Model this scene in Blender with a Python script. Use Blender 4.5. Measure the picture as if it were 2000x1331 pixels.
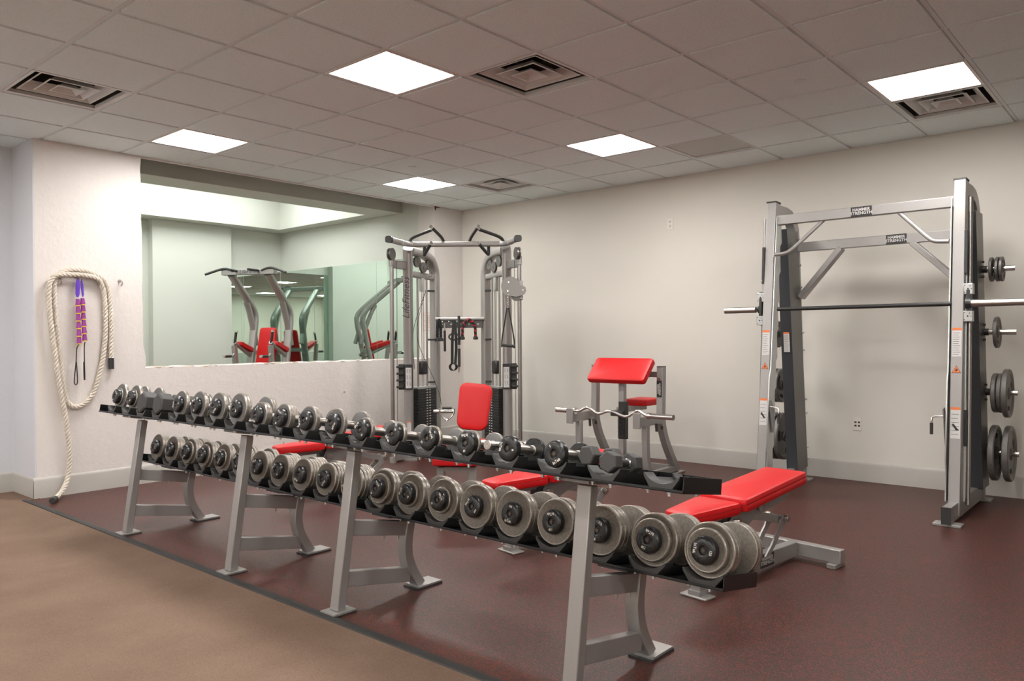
import bpy, bmesh, math, random
from mathutils import Vector, Matrix, Euler
random.seed(7)
S = bpy.context.scene
COL = S.collection
for o in list(bpy.data.objects):
    bpy.data.objects.remove(o, do_unlink=True)

# ------------------------------------------------------------------ camera
CZ = 1.272                       # lens height above the floor
yaw, pitch, roll = math.radians(41.0158), math.radians(-0.186176), math.radians(-0.42657)
fw = Vector((math.cos(yaw)*math.cos(pitch), math.sin(yaw)*math.cos(pitch), math.sin(pitch)))
rt = Vector((math.sin(yaw), -math.cos(yaw), 0))
up = rt.cross(fw)
rt2 = rt*math.cos(roll) + up*math.sin(roll)
up2 = -rt*math.sin(roll) + up*math.cos(roll)
cam_d = bpy.data.cameras.new('camera')
cam = bpy.data.objects.new('camera', cam_d)
COL.objects.link(cam)
mw = Matrix((rt2, up2, -fw)).transposed().to_4x4()
mw.translation = Vector((0, 0, CZ))
cam.matrix_world = mw
cam_d.sensor_width = 36.0
cam_d.lens = 1509.36/2000*36.0
cam_d.clip_start = 0.05
S.camera = cam
vs = S.view_settings
vs.view_transform = 'Standard'; vs.look = 'None'; vs.gamma = 1.0; vs.use_curve_mapping = False
vs.exposure = 1.12
w = bpy.data.worlds.new('world'); S.world = w; w.use_nodes = True
w.node_tree.nodes['Background'].inputs[0].default_value = (0.8, 0.85, 0.9, 1)
w.node_tree.nodes['Background'].inputs[1].default_value = 0.0
PANEL = 20.0                     # brightness of the ceiling panels
COVE = 3.1

# ------------------------------------------------------------------ materials
def new_mat(name):
    m = bpy.data.materials.new(name); m.use_nodes = True
    nt = m.node_tree
    return m, nt, nt.nodes['Principled BSDF']

def mat(name, col, rough=0.5, metal=0.0, var=0.0, vscale=20.0, bump=0.0, bscale=60.0, spec=None, coat=0.0, rvar=0.0):
    m, nt, b = new_mat(name)
    b.inputs['Base Color'].default_value = (*col, 1)
    b.inputs['Roughness'].default_value = rough
    b.inputs['Metallic'].default_value = metal
    if spec is not None: b.inputs['Specular IOR Level'].default_value = spec
    if coat: b.inputs['Coat Weight'].default_value = coat
    tc = nt.nodes.new('ShaderNodeTexCoord')
    if var > 0 or rvar > 0:
        n = nt.nodes.new('ShaderNodeTexNoise'); n.inputs['Scale'].default_value = vscale
        n.inputs['Detail'].default_value = 5
        nt.links.new(tc.outputs['Object'], n.inputs['Vector'])
        if var > 0:
            r = nt.nodes.new('ShaderNodeValToRGB')
            r.color_ramp.elements[0].position = 0.3; r.color_ramp.elements[1].position = 0.7
            r.color_ramp.elements[0].color = (*[c*(1-var) for c in col], 1)
            r.color_ramp.elements[1].color = (*[min(1, c*(1+var)) for c in col], 1)
            nt.links.new(n.outputs['Fac'], r.inputs[0]); nt.links.new(r.outputs[0], b.inputs['Base Color'])
        if rvar > 0:
            mr = nt.nodes.new('ShaderNodeMapRange')
            mr.inputs['To Min'].default_value = max(0, rough-rvar); mr.inputs['To Max'].default_value = min(1, rough+rvar)
            nt.links.new(n.outputs['Fac'], mr.inputs['Value']); nt.links.new(mr.outputs[0], b.inputs['Roughness'])
    if bump > 0:
        n2 = nt.nodes.new('ShaderNodeTexNoise'); n2.inputs['Scale'].default_value = bscale; n2.inputs['Detail'].default_value = 6
        nt.links.new(tc.outputs['Object'], n2.inputs['Vector'])
        bp = nt.nodes.new('ShaderNodeBump'); bp.inputs['Strength'].default_value = bump; bp.inputs['Distance'].default_value = 0.004
        nt.links.new(n2.outputs['Fac'], bp.inputs['Height']); nt.links.new(bp.outputs[0], b.inputs['Normal'])
    return m

def emit(name, col, strength):
    m, nt, b = new_mat(name)
    b.inputs['Base Color'].default_value = (0.9, 0.9, 0.9, 1)
    b.inputs['Emission Color'].default_value = (*col, 1)
    b.inputs['Emission Strength'].default_value = strength
    return m

M = {}
M['silver'] = mat('silver_paint', (0.355, 0.342, 0.328), 0.42, 0.55, var=0.04, vscale=300, bump=0.05, bscale=400)
M['silver_dark'] = mat('silver_paint_matte', (0.27, 0.262, 0.25), 0.5, 0.35, var=0.05, vscale=200)
M['chrome'] = mat('chrome', (0.78, 0.76, 0.73), 0.18, 1.0)
M['steel'] = mat('worn_steel', (0.52, 0.49, 0.45), 0.33, 1.0, var=0.05, vscale=200)
M['zinc'] = mat('zinc_plate', (0.55, 0.56, 0.55), 0.38, 0.8)
M['brushed'] = mat('brushed_steel_tube', (0.36, 0.345, 0.33), 0.34, 1.0)
M['red'] = mat('red_vinyl', (0.54, 0.006, 0.008), 0.42, 0.0, bump=0.12, bscale=350, spec=0.38)
M['red_seam'] = mat('red_vinyl_seam', (0.22, 0.008, 0.01), 0.5)
M['black'] = mat('black_plastic', (0.022, 0.022, 0.022), 0.42, var=0.2, vscale=40)
M['black_gloss'] = mat('black_gloss_paint', (0.010, 0.010, 0.011), 0.22)
M['rubber'] = mat('black_rubber', (0.028, 0.027, 0.026), 0.55, bump=0.1, bscale=250)
M['saddle'] = mat('saddle_plastic', (0.032, 0.031, 0.030), 0.42, bump=0.15, bscale=500)
M['cap'] = mat('cap_black', (0.014, 0.014, 0.014), 0.3, rvar=0.12, vscale=60, var=0.3)
M['iron_a'] = mat('cast_iron_grey', (0.165, 0.160, 0.155), 0.55, 0.35, var=0.14, vscale=120, bump=0.25, bscale=260)
M['iron_b'] = mat('cast_iron_warm', (0.165, 0.145, 0.120), 0.5, 0.35, var=0.22, vscale=90, bump=0.35, bscale=220)
M['rim'] = mat('worn_iron_rim', (0.30, 0.27, 0.235), 0.38, 0.7, var=0.3, vscale=120)
M['iron_plate'] = mat('hammertone_iron', (0.16, 0.15, 0.14), 0.45, 0.45, var=0.15, vscale=160, bump=0.3, bscale=240)
M['hex'] = mat('hex_rubber', (0.045, 0.043, 0.041), 0.55, bump=0.1, bscale=300)
M['letter'] = mat('letter_white', (0.75, 0.72, 0.66), 0.6)
M['bolt'] = mat('rusty_bolt', (0.10, 0.075, 0.06), 0.5, 0.6, var=0.3, vscale=300)
M['cover'] = mat('charcoal_cover', (0.035, 0.038, 0.042), 0.38, 0.1)
M['cover_side'] = mat('grey_cover', (0.14, 0.135, 0.125), 0.38, 0.4)
M['orange'] = mat('orange_sticker', (0.80, 0.20, 0.05), 0.5)
M['sticker'] = mat('white_sticker', (0.62, 0.61, 0.59), 0.5)
M['sticker_grey'] = mat('plate_lettering', (0.50, 0.49, 0.47), 0.5)
M['ink'] = mat('ink', (0.04, 0.04, 0.04), 0.6)
M['rope'] = mat('cotton_rope', (0.62, 0.56, 0.48), 0.85, var=0.12, vscale=90, bump=0.4, bscale=300)
M['tape'] = mat('black_tape', (0.03, 0.03, 0.03), 0.4)
M['purple'] = mat('purple_strap', (0.10, 0.03, 0.42), 0.6)
M['magenta'] = mat('magenta_foam', (0.26, 0.03, 0.24), 0.5)
M['yellow'] = mat('yellow_ring', (0.72, 0.52, 0.03), 0.5)
M['web'] = mat('black_webbing', (0.02, 0.02, 0.02), 0.8)
M['ropered'] = mat('red_rope', (0.45, 0.02, 0.03), 0.7)
M['mirror'] = mat('mirror_glass', (0.72, 0.83, 0.77), 0.0, 1.0)
M['wall_plain'] = mat('wall_paint', (0.66, 0.63, 0.57), 0.75, var=0.015, vscale=1.2, bump=0.05, bscale=120)
M['wall_green'] = mat('wall_paint_sage', (0.58, 0.60, 0.54), 0.75, bump=0.05, bscale=120)
M['wall_grey'] = mat('wall_paint_grey', (0.60, 0.605, 0.64), 0.75, bump=0.2, bscale=60)
M['base'] = mat('baseboard_paint', (0.45, 0.43, 0.395), 0.45, var=0.03, vscale=4)
M['outlet'] = mat('outlet_ivory', (0.72, 0.69, 0.62), 0.4)
M['lamp'] = emit('panel_diffuser', (1.0, 0.972, 0.945), PANEL)
M['cove'] = emit('cove_diffuser', (0.98, 1.0, 0.985), COVE)
M['tee'] = mat('ceiling_tee', (0.68, 0.72, 0.72), 0.6)
M['vent'] = mat('vent_metal', (0.66, 0.66, 0.64), 0.5, 0.1)
M['duct'] = mat('duct_metal', (0.16, 0.155, 0.14), 0.4, 0.5)
M['dark'] = mat('dark_cavity', (0.02, 0.02, 0.02), 0.9)
M['lamp_frame'] = mat('lamp_frame', (0.75, 0.72, 0.68), 0.5)
M['rust'] = mat('brick_red_chip', (0.12, 0.02, 0.015), 0.8)

def tile_mat():
    m, nt, b = new_mat('acoustic_tile')
    tc = nt.nodes.new('ShaderNodeTexCoord')
    n = nt.nodes.new('ShaderNodeTexNoise'); n.inputs['Scale'].default_value = 130; n.inputs['Detail'].default_value = 4; n.inputs['Roughness'].default_value = 0.7
    nt.links.new(tc.outputs['Object'], n.inputs['Vector'])
    r = nt.nodes.new('ShaderNodeValToRGB'); r.color_ramp.elements[0].position = 0.35; r.color_ramp.elements[1].position = 0.62
    r.color_ramp.elements[0].color = (0.67, 0.735, 0.745, 1); r.color_ramp.elements[1].color = (0.78, 0.85, 0.86, 1)
    nt.links.new(n.outputs['Fac'], r.inputs[0]); nt.links.new(r.outputs[0], b.inputs['Base Color'])
    b.inputs['Roughness'].default_value = 0.95
    bp = nt.nodes.new('ShaderNodeBump'); bp.inputs['Strength'].default_value = 0.3; bp.inputs['Distance'].default_value = 0.003
    nt.links.new(n.outputs['Fac'], bp.inputs['Height']); nt.links.new(bp.outputs[0], b.inputs['Normal'])
    return m
M['tile'] = tile_mat()

def floor_mat():                 # black rubber with red flecks
    m, nt, b = new_mat('flecked_rubber_floor')
    tc = nt.nodes.new('ShaderNodeTexCoord')
    v = nt.nodes.new('ShaderNodeTexVoronoi'); v.inputs['Scale'].default_value = 300
    nt.links.new(tc.outputs['Object'], v.inputs['Vector'])
    sx = nt.nodes.new('ShaderNodeSeparateColor'); nt.links.new(v.outputs['Color'], sx.inputs[0])
    gt = nt.nodes.new('ShaderNodeMath'); gt.operation = 'GREATER_THAN'; gt.inputs[1].default_value = 0.77
    nt.links.new(sx.outputs[0], gt.inputs[0])
    gt2 = nt.nodes.new('ShaderNodeMath'); gt2.operation = 'LESS_THAN'; gt2.inputs[1].default_value = 0.14
    nt.links.new(sx.outputs[0], gt2.inputs[0])
    mx = nt.nodes.new('ShaderNodeMix'); mx.data_type = 'RGBA'
    mx.inputs[6].default_value = (0.027, 0.0145, 0.0100, 1); mx.inputs[7].default_value = (0.175, 0.022, 0.015, 1)
    nt.links.new(gt.outputs[0], mx.inputs[0])
    mx2 = nt.nodes.new('ShaderNodeMix'); mx2.data_type = 'RGBA'
    mx2.inputs[7].default_value = (0.045, 0.034, 0.026, 1)
    nt.links.new(gt2.outputs[0], mx2.inputs[0]); nt.links.new(mx.outputs[2], mx2.inputs[6])
    nt.links.new(mx2.outputs[2], b.inputs['Base Color'])
    b.inputs['Roughness'].default_value = 0.43
    b.inputs['Specular IOR Level'].default_value = 0.44
    n2 = nt.nodes.new('ShaderNodeTexNoise'); n2.inputs['Scale'].default_value = 160
    nt.links.new(tc.outputs['Object'], n2.inputs['Vector'])
    bp = nt.nodes.new('ShaderNodeBump'); bp.inputs['Strength'].default_value = 0.25; bp.inputs['Distance'].default_value = 0.002
    nt.links.new(n2.outputs['Fac'], bp.inputs['Height']); nt.links.new(bp.outputs[0], b.inputs['Normal'])
    return m
M['floor'] = floor_mat()

def carpet_mat():
    m, nt, b = new_mat('brown_carpet')
    tc = nt.nodes.new('ShaderNodeTexCoord')
    n = nt.nodes.new('ShaderNodeTexNoise'); n.inputs['Scale'].default_value = 2.2; n.inputs['Detail'].default_value = 4
    nt.links.new(tc.outputs['Object'], n.inputs['Vector'])
    n2 = nt.nodes.new('ShaderNodeTexNoise'); n2.inputs['Scale'].default_value = 380; n2.inputs['Detail'].default_value = 3
    nt.links.new(tc.outputs['Object'], n2.inputs['Vector'])
    r = nt.nodes.new('ShaderNodeValToRGB'); r.color_ramp.elements[0].position = 0.3; r.color_ramp.elements[1].position = 0.7
    r.color_ramp.elements[0].color = (0.172, 0.113, 0.080, 1); r.color_ramp.elements[1].color = (0.218, 0.146, 0.106, 1)
    nt.links.new(n.outputs['Fac'], r.inputs[0])
    r2 = nt.nodes.new('ShaderNodeValToRGB'); r2.color_ramp.elements[0].position = 0.35; r2.color_ramp.elements[1].position = 0.65
    r2.color_ramp.elements[0].color = (0.72, 0.72, 0.72, 1); r2.color_ramp.elements[1].color = (1.1, 1.1, 1.1, 1)
    nt.links.new(n2.outputs['Fac'], r2.inputs[0])
    mx = nt.nodes.new('ShaderNodeMix'); mx.data_type = 'RGBA'; mx.blend_type = 'MULTIPLY'; mx.inputs[0].default_value = 1
    nt.links.new(r.outputs[0], mx.inputs[6]); nt.links.new(r2.outputs[0], mx.inputs[7]); nt.links.new(mx.outputs[2], b.inputs['Base Color'])
    b.inputs['Roughness'].default_value = 0.95
    b.inputs['Specular IOR Level'].default_value = 0.15
    bp = nt.nodes.new('ShaderNodeBump'); bp.inputs['Strength'].default_value = 0.5; bp.inputs['Distance'].default_value = 0.003
    nt.links.new(n2.outputs['Fac'], bp.inputs['Height']); nt.links.new(bp.outputs[0], b.inputs['Normal'])
    return m
M['carpet'] = carpet_mat()

def concrete_mat(name, vertical=True):
    m, nt, b = new_mat(name)       # painted board-formed concrete
    tc = nt.nodes.new('ShaderNodeTexCoord')
    mp = nt.nodes.new('ShaderNodeMapping')
    mp.inputs['Scale'].default_value = (26, 26, 1.3) if vertical else (1.3, 1.3, 26)
    nt.links.new(tc.outputs['Object'], mp.inputs[0])
    g = nt.nodes.new('ShaderNodeTexNoise'); g.inputs['Scale'].default_value = 1.2; g.inputs['Detail'].default_value = 6
    nt.links.new(mp.outputs[0], g.inputs['Vector'])
    n = nt.nodes.new('ShaderNodeTexNoise'); n.inputs['Scale'].default_value = 14; n.inputs['Detail'].default_value = 7; n.inputs['Roughness'].default_value = 0.65
    nt.links.new(tc.outputs['Object'], n.inputs['Vector'])
    v = nt.nodes.new('ShaderNodeTexVoronoi'); v.inputs['Scale'].default_value = 9; v.inputs['Randomness'].default_value = 1.0
    nt.links.new(tc.outputs['Object'], v.inputs['Vector'])
    pit = nt.nodes.new('ShaderNodeValToRGB'); pit.color_ramp.elements[0].position = 0.03; pit.color_ramp.elements[1].position = 0.09
    nt.links.new(v.outputs['Distance'], pit.inputs[0])
    rn = nt.nodes.new('ShaderNodeValToRGB'); rn.color_ramp.elements[0].position = 0.42; rn.color_ramp.elements[1].position = 0.66
    nt.links.new(n.outputs['Fac'], rn.inputs[0])
    # board joints every 0.2 m
    sep = nt.nodes.new('ShaderNodeSeparateXYZ'); nt.links.new(tc.outputs['Object'], sep.inputs[0])
    mod = nt.nodes.new('ShaderNodeMath'); mod.operation = 'PINGPONG'; mod.inputs[1].default_value = 0.14 if vertical else 0.105
    nt.links.new(sep.outputs[0 if vertical else 2], mod.inputs[0])
    jr = nt.nodes.new('ShaderNodeMapRange'); jr.inputs['From Min'].default_value = 0.0; jr.inputs['From Max'].default_value = 0.004
    nt.links.new(mod.outputs[0], jr.inputs['Value'])
    a1 = nt.nodes.new('ShaderNodeMath'); a1.operation = 'MULTIPLY_ADD'; a1.inputs[1].default_value = 0.55
    nt.links.new(g.outputs['Fac'], a1.inputs[0]); nt.links.new(rn.outputs[0], a1.inputs[2])
    a2 = nt.nodes.new('ShaderNodeMath'); a2.operation = 'MULTIPLY_ADD'; a2.inputs[1].default_value = 0.35
    nt.links.new(jr.outputs[0], a2.inputs[0]); nt.links.new(a1.outputs[0], a2.inputs[2])
    a3 = nt.nodes.new('ShaderNodeMath'); a3.operation = 'MULTIPLY_ADD'; a3.inputs[1].default_value = 0.5
    nt.links.new(pit.outputs[0], a3.inputs[0]); nt.links.new(a2.outputs[0], a3.inputs[2])
    bp = nt.nodes.new('ShaderNodeBump'); bp.inputs['Strength'].default_value = 0.26; bp.inputs['Distance'].default_value = 0.008
    nt.links.new(a3.outputs[0], bp.inputs['Height']); nt.links.new(bp.outputs[0], b.inputs['Normal'])
    cr = nt.nodes.new('ShaderNodeValToRGB')
    cr.color_ramp.elements[0].color = (0.64, 0.60, 0.565, 1); cr.color_ramp.elements[1].color = (0.70, 0.655, 0.62, 1)
    nt.links.new(n.outputs['Fac'], cr.inputs[0]); nt.links.new(cr.outputs[0], b.inputs['Base Color'])
    if not vertical:               # chipped paint along the broken top edge
        cn = nt.nodes.new('ShaderNodeTexNoise'); cn.inputs['Scale'].default_value = 7; cn.inputs['Detail'].default_value = 8
        nt.links.new(tc.outputs['Object'], cn.inputs['Vector'])
        zr = nt.nodes.new('ShaderNodeMapRange'); zr.inputs['From Min'].default_value = 1.005; zr.inputs['From Max'].default_value = 1.03; zr.inputs['To Max'].default_value = 0.16
        nt.links.new(sep.outputs[2], zr.inputs['Value'])
        ad = nt.nodes.new('ShaderNodeMath'); nt.links.new(cn.outputs['Fac'], ad.inputs[0]); nt.links.new(zr.outputs[0], ad.inputs[1])
        g1 = nt.nodes.new('ShaderNodeMath'); g1.operation = 'GREATER_THAN'; g1.inputs[1].default_value = 0.70; nt.links.new(ad.outputs[0], g1.inputs[0])
        mc = nt.nodes.new('ShaderNodeMix'); mc.data_type = 'RGBA'; mc.inputs[7].default_value = (0.36, 0.28, 0.21, 1)
        nt.links.new(g1.outputs[0], mc.inputs[0]); nt.links.new(cr.outputs[0], mc.inputs[6]); nt.links.new(mc.outputs[2], b.inputs['Base Color'])
    b.inputs['Roughness'].default_value = 0.6
    return m
M['concrete'] = concrete_mat('painted_concrete_upright', True)
M['concrete_h'] = concrete_mat('painted_concrete_level', False)

# ------------------------------------------------------------------ mesh builder
def V(*a): return Vector(a)
class B:
    def __init__(s): s.bm = bmesh.new(); s.mi = 0
    def _set(s, faces):
        for f in faces: f.material_index = s.mi
    def hexa(s, c):
        v = [s.bm.verts.new(p) for p in c]
        fs = [s.bm.faces.new([v[i] for i in q]) for q in ((0,3,2,1),(4,5,6,7),(0,1,5,4),(1,2,6,5),(2,3,7,6),(3,0,4,7))]
        s._set(fs); return s
    def box(s, x0, x1, y0, y1, z0, z1):
        return s.hexa([(x0,y0,z0),(x1,y0,z0),(x1,y1,z0),(x0,y1,z0),(x0,y0,z1),(x1,y0,z1),(x1,y1,z1),(x0,y1,z1)])
    def cbox(s, c, d, rot=None):
        c = Vector(c); R = rot.to_matrix() if rot else Matrix.Identity(3)
        h = Vector(d)/2
        pts = [(-1,-1,-1),(1,-1,-1),(1,1,-1),(-1,1,-1),(-1,-1,1),(1,-1,1),(1,1,1),(-1,1,1)]
        return s.hexa([c + R @ Vector((p[0]*h.x, p[1]*h.y, p[2]*h.z)) for p in pts])
    def bar(s, p, q, w, h, upv=(0,0,1)):           # rectangular section; w sideways, h along upv
        p, q = Vector(p), Vector(q); d = (q-p).normalized(); u = Vector(upv)
        sd = d.cross(u)
        if sd.length < 1e-4: sd = d.cross(Vector((0,1,0)))
        sd.normalize(); u = sd.cross(d).normalized()
        c = []
        for e in (p, q):
            c += [e - sd*w/2 - u*h/2, e + sd*w/2 - u*h/2, e + sd*w/2 + u*h/2, e - sd*w/2 + u*h/2]
        return s.hexa([c[0],c[1],c[2],c[3],c[4],c[5],c[6],c[7]])
    def sweep(s, pts, prof, upv=(0,0,1), closed_prof=True, caps=True, frames=None):
        pts = [Vector(p) for p in pts]; n = len(pts); rings = []
        prev = None
        for i, p in enumerate(pts):
            if i == 0: d = pts[1]-pts[0]
            elif i == n-1: d = pts[-1]-pts[-2]
            else: d = (pts[i+1]-p).normalized() + (p-pts[i-1]).normalized()
            d.normalize()
            if upv is not None:
                u = Vector(upv); sd = d.cross(u)
                if sd.length < 1e-3: sd = prev if prev else d.cross(Vector((0,1,0.01)))
                sd = (sd - d*sd.dot(d)).normalized()
            else:
                if prev is None:
                    a = Vector((0,0,1)) if abs(d.z) < 0.9 else Vector((1,0,0)); sd = d.cross(a)
                else: sd = prev - d*prev.dot(d)
                sd.normalize()
            prev = sd
            u = sd.cross(d).normalized()
            k = 1.0
            if 0 < i < n-1:
                c = (pts[i+1]-p).normalized().dot((p-pts[i-1]).normalized()); k = 1/max(0.5, math.sqrt((1+c)/2))
            if i == 0 or i == n-1: k = 1
            bend = Vector((0,0,0))
            if k > 1.001:
                bend = ((pts[i+1]-p).normalized() - (p-pts[i-1]).normalized()).normalized()
            ring = []
            for a, b in prof:
                off = sd*a + u*b
                if k > 1.001: off += bend*off.dot(bend)*(k-1)
                ring.append(s.bm.verts.new(p+off))
            rings.append(ring)
        m = len(prof); fs = []
        for i in range(n-1):
            for j in range(m):
                fs.append(s.bm.faces.new((rings[i][j], rings[i][(j+1)%m], rings[i+1][(j+1)%m], rings[i+1][j])))
        if caps:
            fs.append(s.bm.faces.new(rings[0][::-1])); fs.append(s.bm.faces.new(rings[-1]))
        s._set(fs); return s
    def tube(s, pts, r, seg=12, upv=None):
        return s.sweep(pts, [(r*math.cos(2*math.pi*k/seg), r*math.sin(2*math.pi*k/seg)) for k in range(seg)], upv)
    def oval(s, pts, a, b, upv=(0,1,0), seg=16, pw=0.6):
        prof = []
        for k in range(seg):
            t = 2*math.pi*k/seg; c, q = math.cos(t), math.sin(t)
            prof.append((a*math.copysign(abs(c)**pw, c), b*math.copysign(abs(q)**pw, q)))
        return s.sweep(pts, prof, upv)
    def rect(s, pts, w, h, upv=(0,1,0)):
        return s.sweep(pts, [(-w/2,-h/2),(w/2,-h/2),(w/2,h/2),(-w/2,h/2)], upv)
    def cyl(s, p, q, r, seg=20): return s.tube([p, q], r, seg)
    def lathe(s, prof, origin=(0,0,0), axis=(1,0,0), seg=32):
        a = Vector(axis).normalized(); t = Vector((0,0,1)) if abs(a.z) < 0.9 else Vector((1,0,0))
        u = a.cross(t).normalized(); v = a.cross(u)
        o = Vector(origin); rings = []
        for x, r in prof:
            if r < 1e-6: rings.append([s.bm.verts.new(o+a*x)])
            else: rings.append([s.bm.verts.new(o+a*x+(u*math.cos(2*math.pi*k/seg)+v*math.sin(2*math.pi*k/seg))*r) for k in range(seg)])
        fs = []
        for i in range(len(rings)-1):
            A, C = rings[i], rings[i+1]
            for k in range(seg):
                k2 = (k+1) % seg
                if len(A) == 1 and len(C) == 1: continue
                if len(A) == 1: fs.append(s.bm.faces.new((A[0], C[k], C[k2])))
                elif len(C) == 1: fs.append(s.bm.faces.new((A[k], C[0], A[k2])))
                else: fs.append(s.bm.faces.new((A[k], C[k], C[k2], A[k2])))
        s._set(fs); return fs
    def prism(s, poly, f, a, b):                   # poly of (p,q); f(p,q,t)->xyz ; extruded from t=a to t=b
        n = len(poly)
        A = [s.bm.verts.new(f(p, q, a)) for p, q in poly]; C = [s.bm.verts.new(f(p, q, b)) for p, q in poly]
        fs = [s.bm.faces.new((A[i], A[(i+1)%n], C[(i+1)%n], C[i])) for i in range(n)]
        fs.append(s.bm.faces.new(A[::-1])); fs.append(s.bm.faces.new(C))
        s._set(fs); return s
    def quad(s, a, b, c, d):
        s._set([s.bm.faces.new([s.bm.verts.new(p) for p in (a,b,c,d)])]); return s
    def xf(s, mtx):
        bmesh.ops.transform(s.bm, matrix=mtx, verts=s.bm.verts); return s
    def mesh(s, name, mats):
        bmesh.ops.recalc_face_normals(s.bm, faces=s.bm.faces)
        me = bpy.data.meshes.new(name); s.bm.to_mesh(me); s.bm.free()
        for m in (mats if isinstance(mats, (list, tuple)) else [mats]): me.materials.append(M[m] if isinstance(m, str) else m)
        for p in me.polygons: p.use_smooth = True
        me.set_sharp_from_angle(angle=math.radians(32))
        return me

def put(name, me, parent=None, loc=None, rot=None, bev=0.0, seg=2):
    o = bpy.data.objects.new(name, me); COL.objects.link(o)
    if parent: o.parent = parent
    if loc is not None: o.location = loc
    if rot is not None: o.rotation_euler = rot
    if bev > 0:
        md = o.modifiers.new('bevel', 'BEVEL'); md.width = bev; md.segments = seg; md.limit_method = 'ANGLE'; md.angle_limit = math.radians(40)
        md.harden_normals = False
    return o
def part(name, b, mats, parent=None, **k): return put(name, b.mesh(name, mats), parent, **k)
def thing(name, label, cat, loc=(0,0,0), rot=(0,0,0), group=None):
    o = bpy.data.objects.new(name, None); COL.objects.link(o); o.empty_display_size = 0.1
    o.location = loc; o.rotation_euler = rot; o['label'] = label; o['category'] = cat
    if group: o['group'] = group
    return o
def tag(o, label, cat, group=None):
    o['label'] = label; o['category'] = cat
    if group: o['group'] = group
    return o
def struct(name, b, mats, **k):
    o = part(name, b, mats, **k); o['kind'] = 'structure'; return o
def copy_tree(o, parent=None):
    c = o.copy(); COL.objects.link(c)
    if parent: c.parent = parent
    for ch in list(o.children): copy_tree(ch, c)
    return c

_txt = {}
def text_mesh(s, size, depth=0.0006, bold=0.0, matn='letter', align='CENTER', shear=0.0):
    key = (s, size, depth, bold, matn, align, shear)
    if key in _txt: return _txt[key]
    c = bpy.data.curves.new('lettering', 'FONT'); c.body = s; c.size = size; c.extrude = depth; c.offset = bold
    c.align_x = align; c.align_y = 'CENTER'; c.resolution_u = 2; c.shear = shear; c.space_line = 0.85
    o = bpy.data.objects.new('lettering', c); COL.objects.link(o)
    bpy.context.view_layer.update()
    dg = bpy.context.evaluated_depsgraph_get()
    me = bpy.data.meshes.new_from_object(o.evaluated_get(dg)); me.name = 'lettering'
    bpy.data.objects.remove(o); me.materials.clear(); me.materials.append(M[matn])
    _txt[key] = me; return me
def put_text(s, size, parent, loc, xdir, ydir, name='lettering', **k):
    me = text_mesh(s, size, **k)
    x = Vector(xdir).normalized(); y = Vector(ydir).normalized(); z = x.cross(y)
    o = bpy.data.objects.new(name, me); COL.objects.link(o); o.parent = parent
    o.matrix_local = Matrix((x, y, z)).transposed().to_4x4()
    o.location = loc
    return o

# ------------------------------------------------------------------ room shell
CEIL = 2.92; XR = 7.09; YL = 7.0; T = 0.6096; GX = 1.6236; GY = 3.4054
YB = 7.5                                       # wall left of the pier
struct('floor', B().box(2.12, XR+0.1, -5.0, 7.0, -0.1, 0.0), 'floor')
struct('trim_1', B().box(-5.0, 2.075, -5.0, YB+0.1, -0.1, 0.004).box(2.0751, 2.20, 6.981, YB+0.1, -0.1, 0.0035), 'carpet')
b = B(); b.prism([(2.07,0.0),(2.075,0.010),(2.10,0.013),(2.128,0.004),(2.128,-0.02),(2.07,-0.02)], lambda p,q,t: (p,t,q), -5.0, 6.98)
struct('trim_2', b, 'rubber')
struct('wall_right', B().box(XR, XR+0.12, -5.1, YL+0.25, 0, 3.3), 'wall_plain')
struct('wall_rear', B().box(-5.1, XR+0.1, -5.12, -5.0, 0, 3.3), 'wall_plain')
struct('wall_near', B().box(-5.12, -5.0, -5.1, YB+0.1, 0, 3.3), 'wall_plain')
struct('wall_left', B().box(-5.1, 2.18, YB, YB+0.12, 0, 3.3), 'wall_grey')
# pier, with a slightly ragged arris towards the opening
b = B()
n = 26; prev = None; rnd = random.Random(3)
pts = []
for i in range(n+1):
    z = CEIL*i/n
    x = 3.045 - 0.012*(z/CEIL) + rnd.uniform(-0.006, 0.006) + (0.02 if 1.0 < z < 1.15 else 0)
    pts.append((x, z))
poly = [(2.18, 0), (pts[0][0], 0)] + pts[1:] + [(2.18, CEIL)]
b.prism(poly, lambda p,q,t: (p,t,q), YL, YL+0.29)
struct('wall_pier', b, 'concrete', bev=0.004)
struct('wall_pier_side', B().box(2.172, 2.182, YL, YB, 0, 3.22), 'wall_grey')
# sill wall below the opening with an uneven broken top edge
b = B(); top = []
n = 70
for i in range(n+1):
    x = 3.03 + (6.60-3.03)*i/n
    top.append((x, 1.032 + rnd.uniform(-0.005, 0.004)))
b.prism([(3.0,0)] + [(6.64,0)] + [(6.64,1.03)] + top[::-1] + [(3.0,1.03)], lambda p,q,t: (p,t,q), YL+0.003, YL+0.287)
struct('wall_sill', b, 'concrete_h', bev=0.004)
b = B(); b.prism([(6.60+(rnd.uniform(-.004,.004) if 0<i<20 else 0), 3.3*i/20) for i in range(21)] + [(7.2,3.3),(7.2,0)], lambda p,q,t: (p,t,q), YL, YL+0.29)
struct('wall_corner_pier', b, 'concrete')
b = B()
for (x0,x1,z0,z1) in ((6.605,6.63,2.86,2.915),(6.63,6.70,2.895,2.912)): b.prism([(x0,z1),(x0+.006,z0),(x1,z0+.012),(x1,z1)], lambda p,q,t:(p,t,q), YL-0.002, YL+0.01)
struct('trim_3', b, 'rust')
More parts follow.
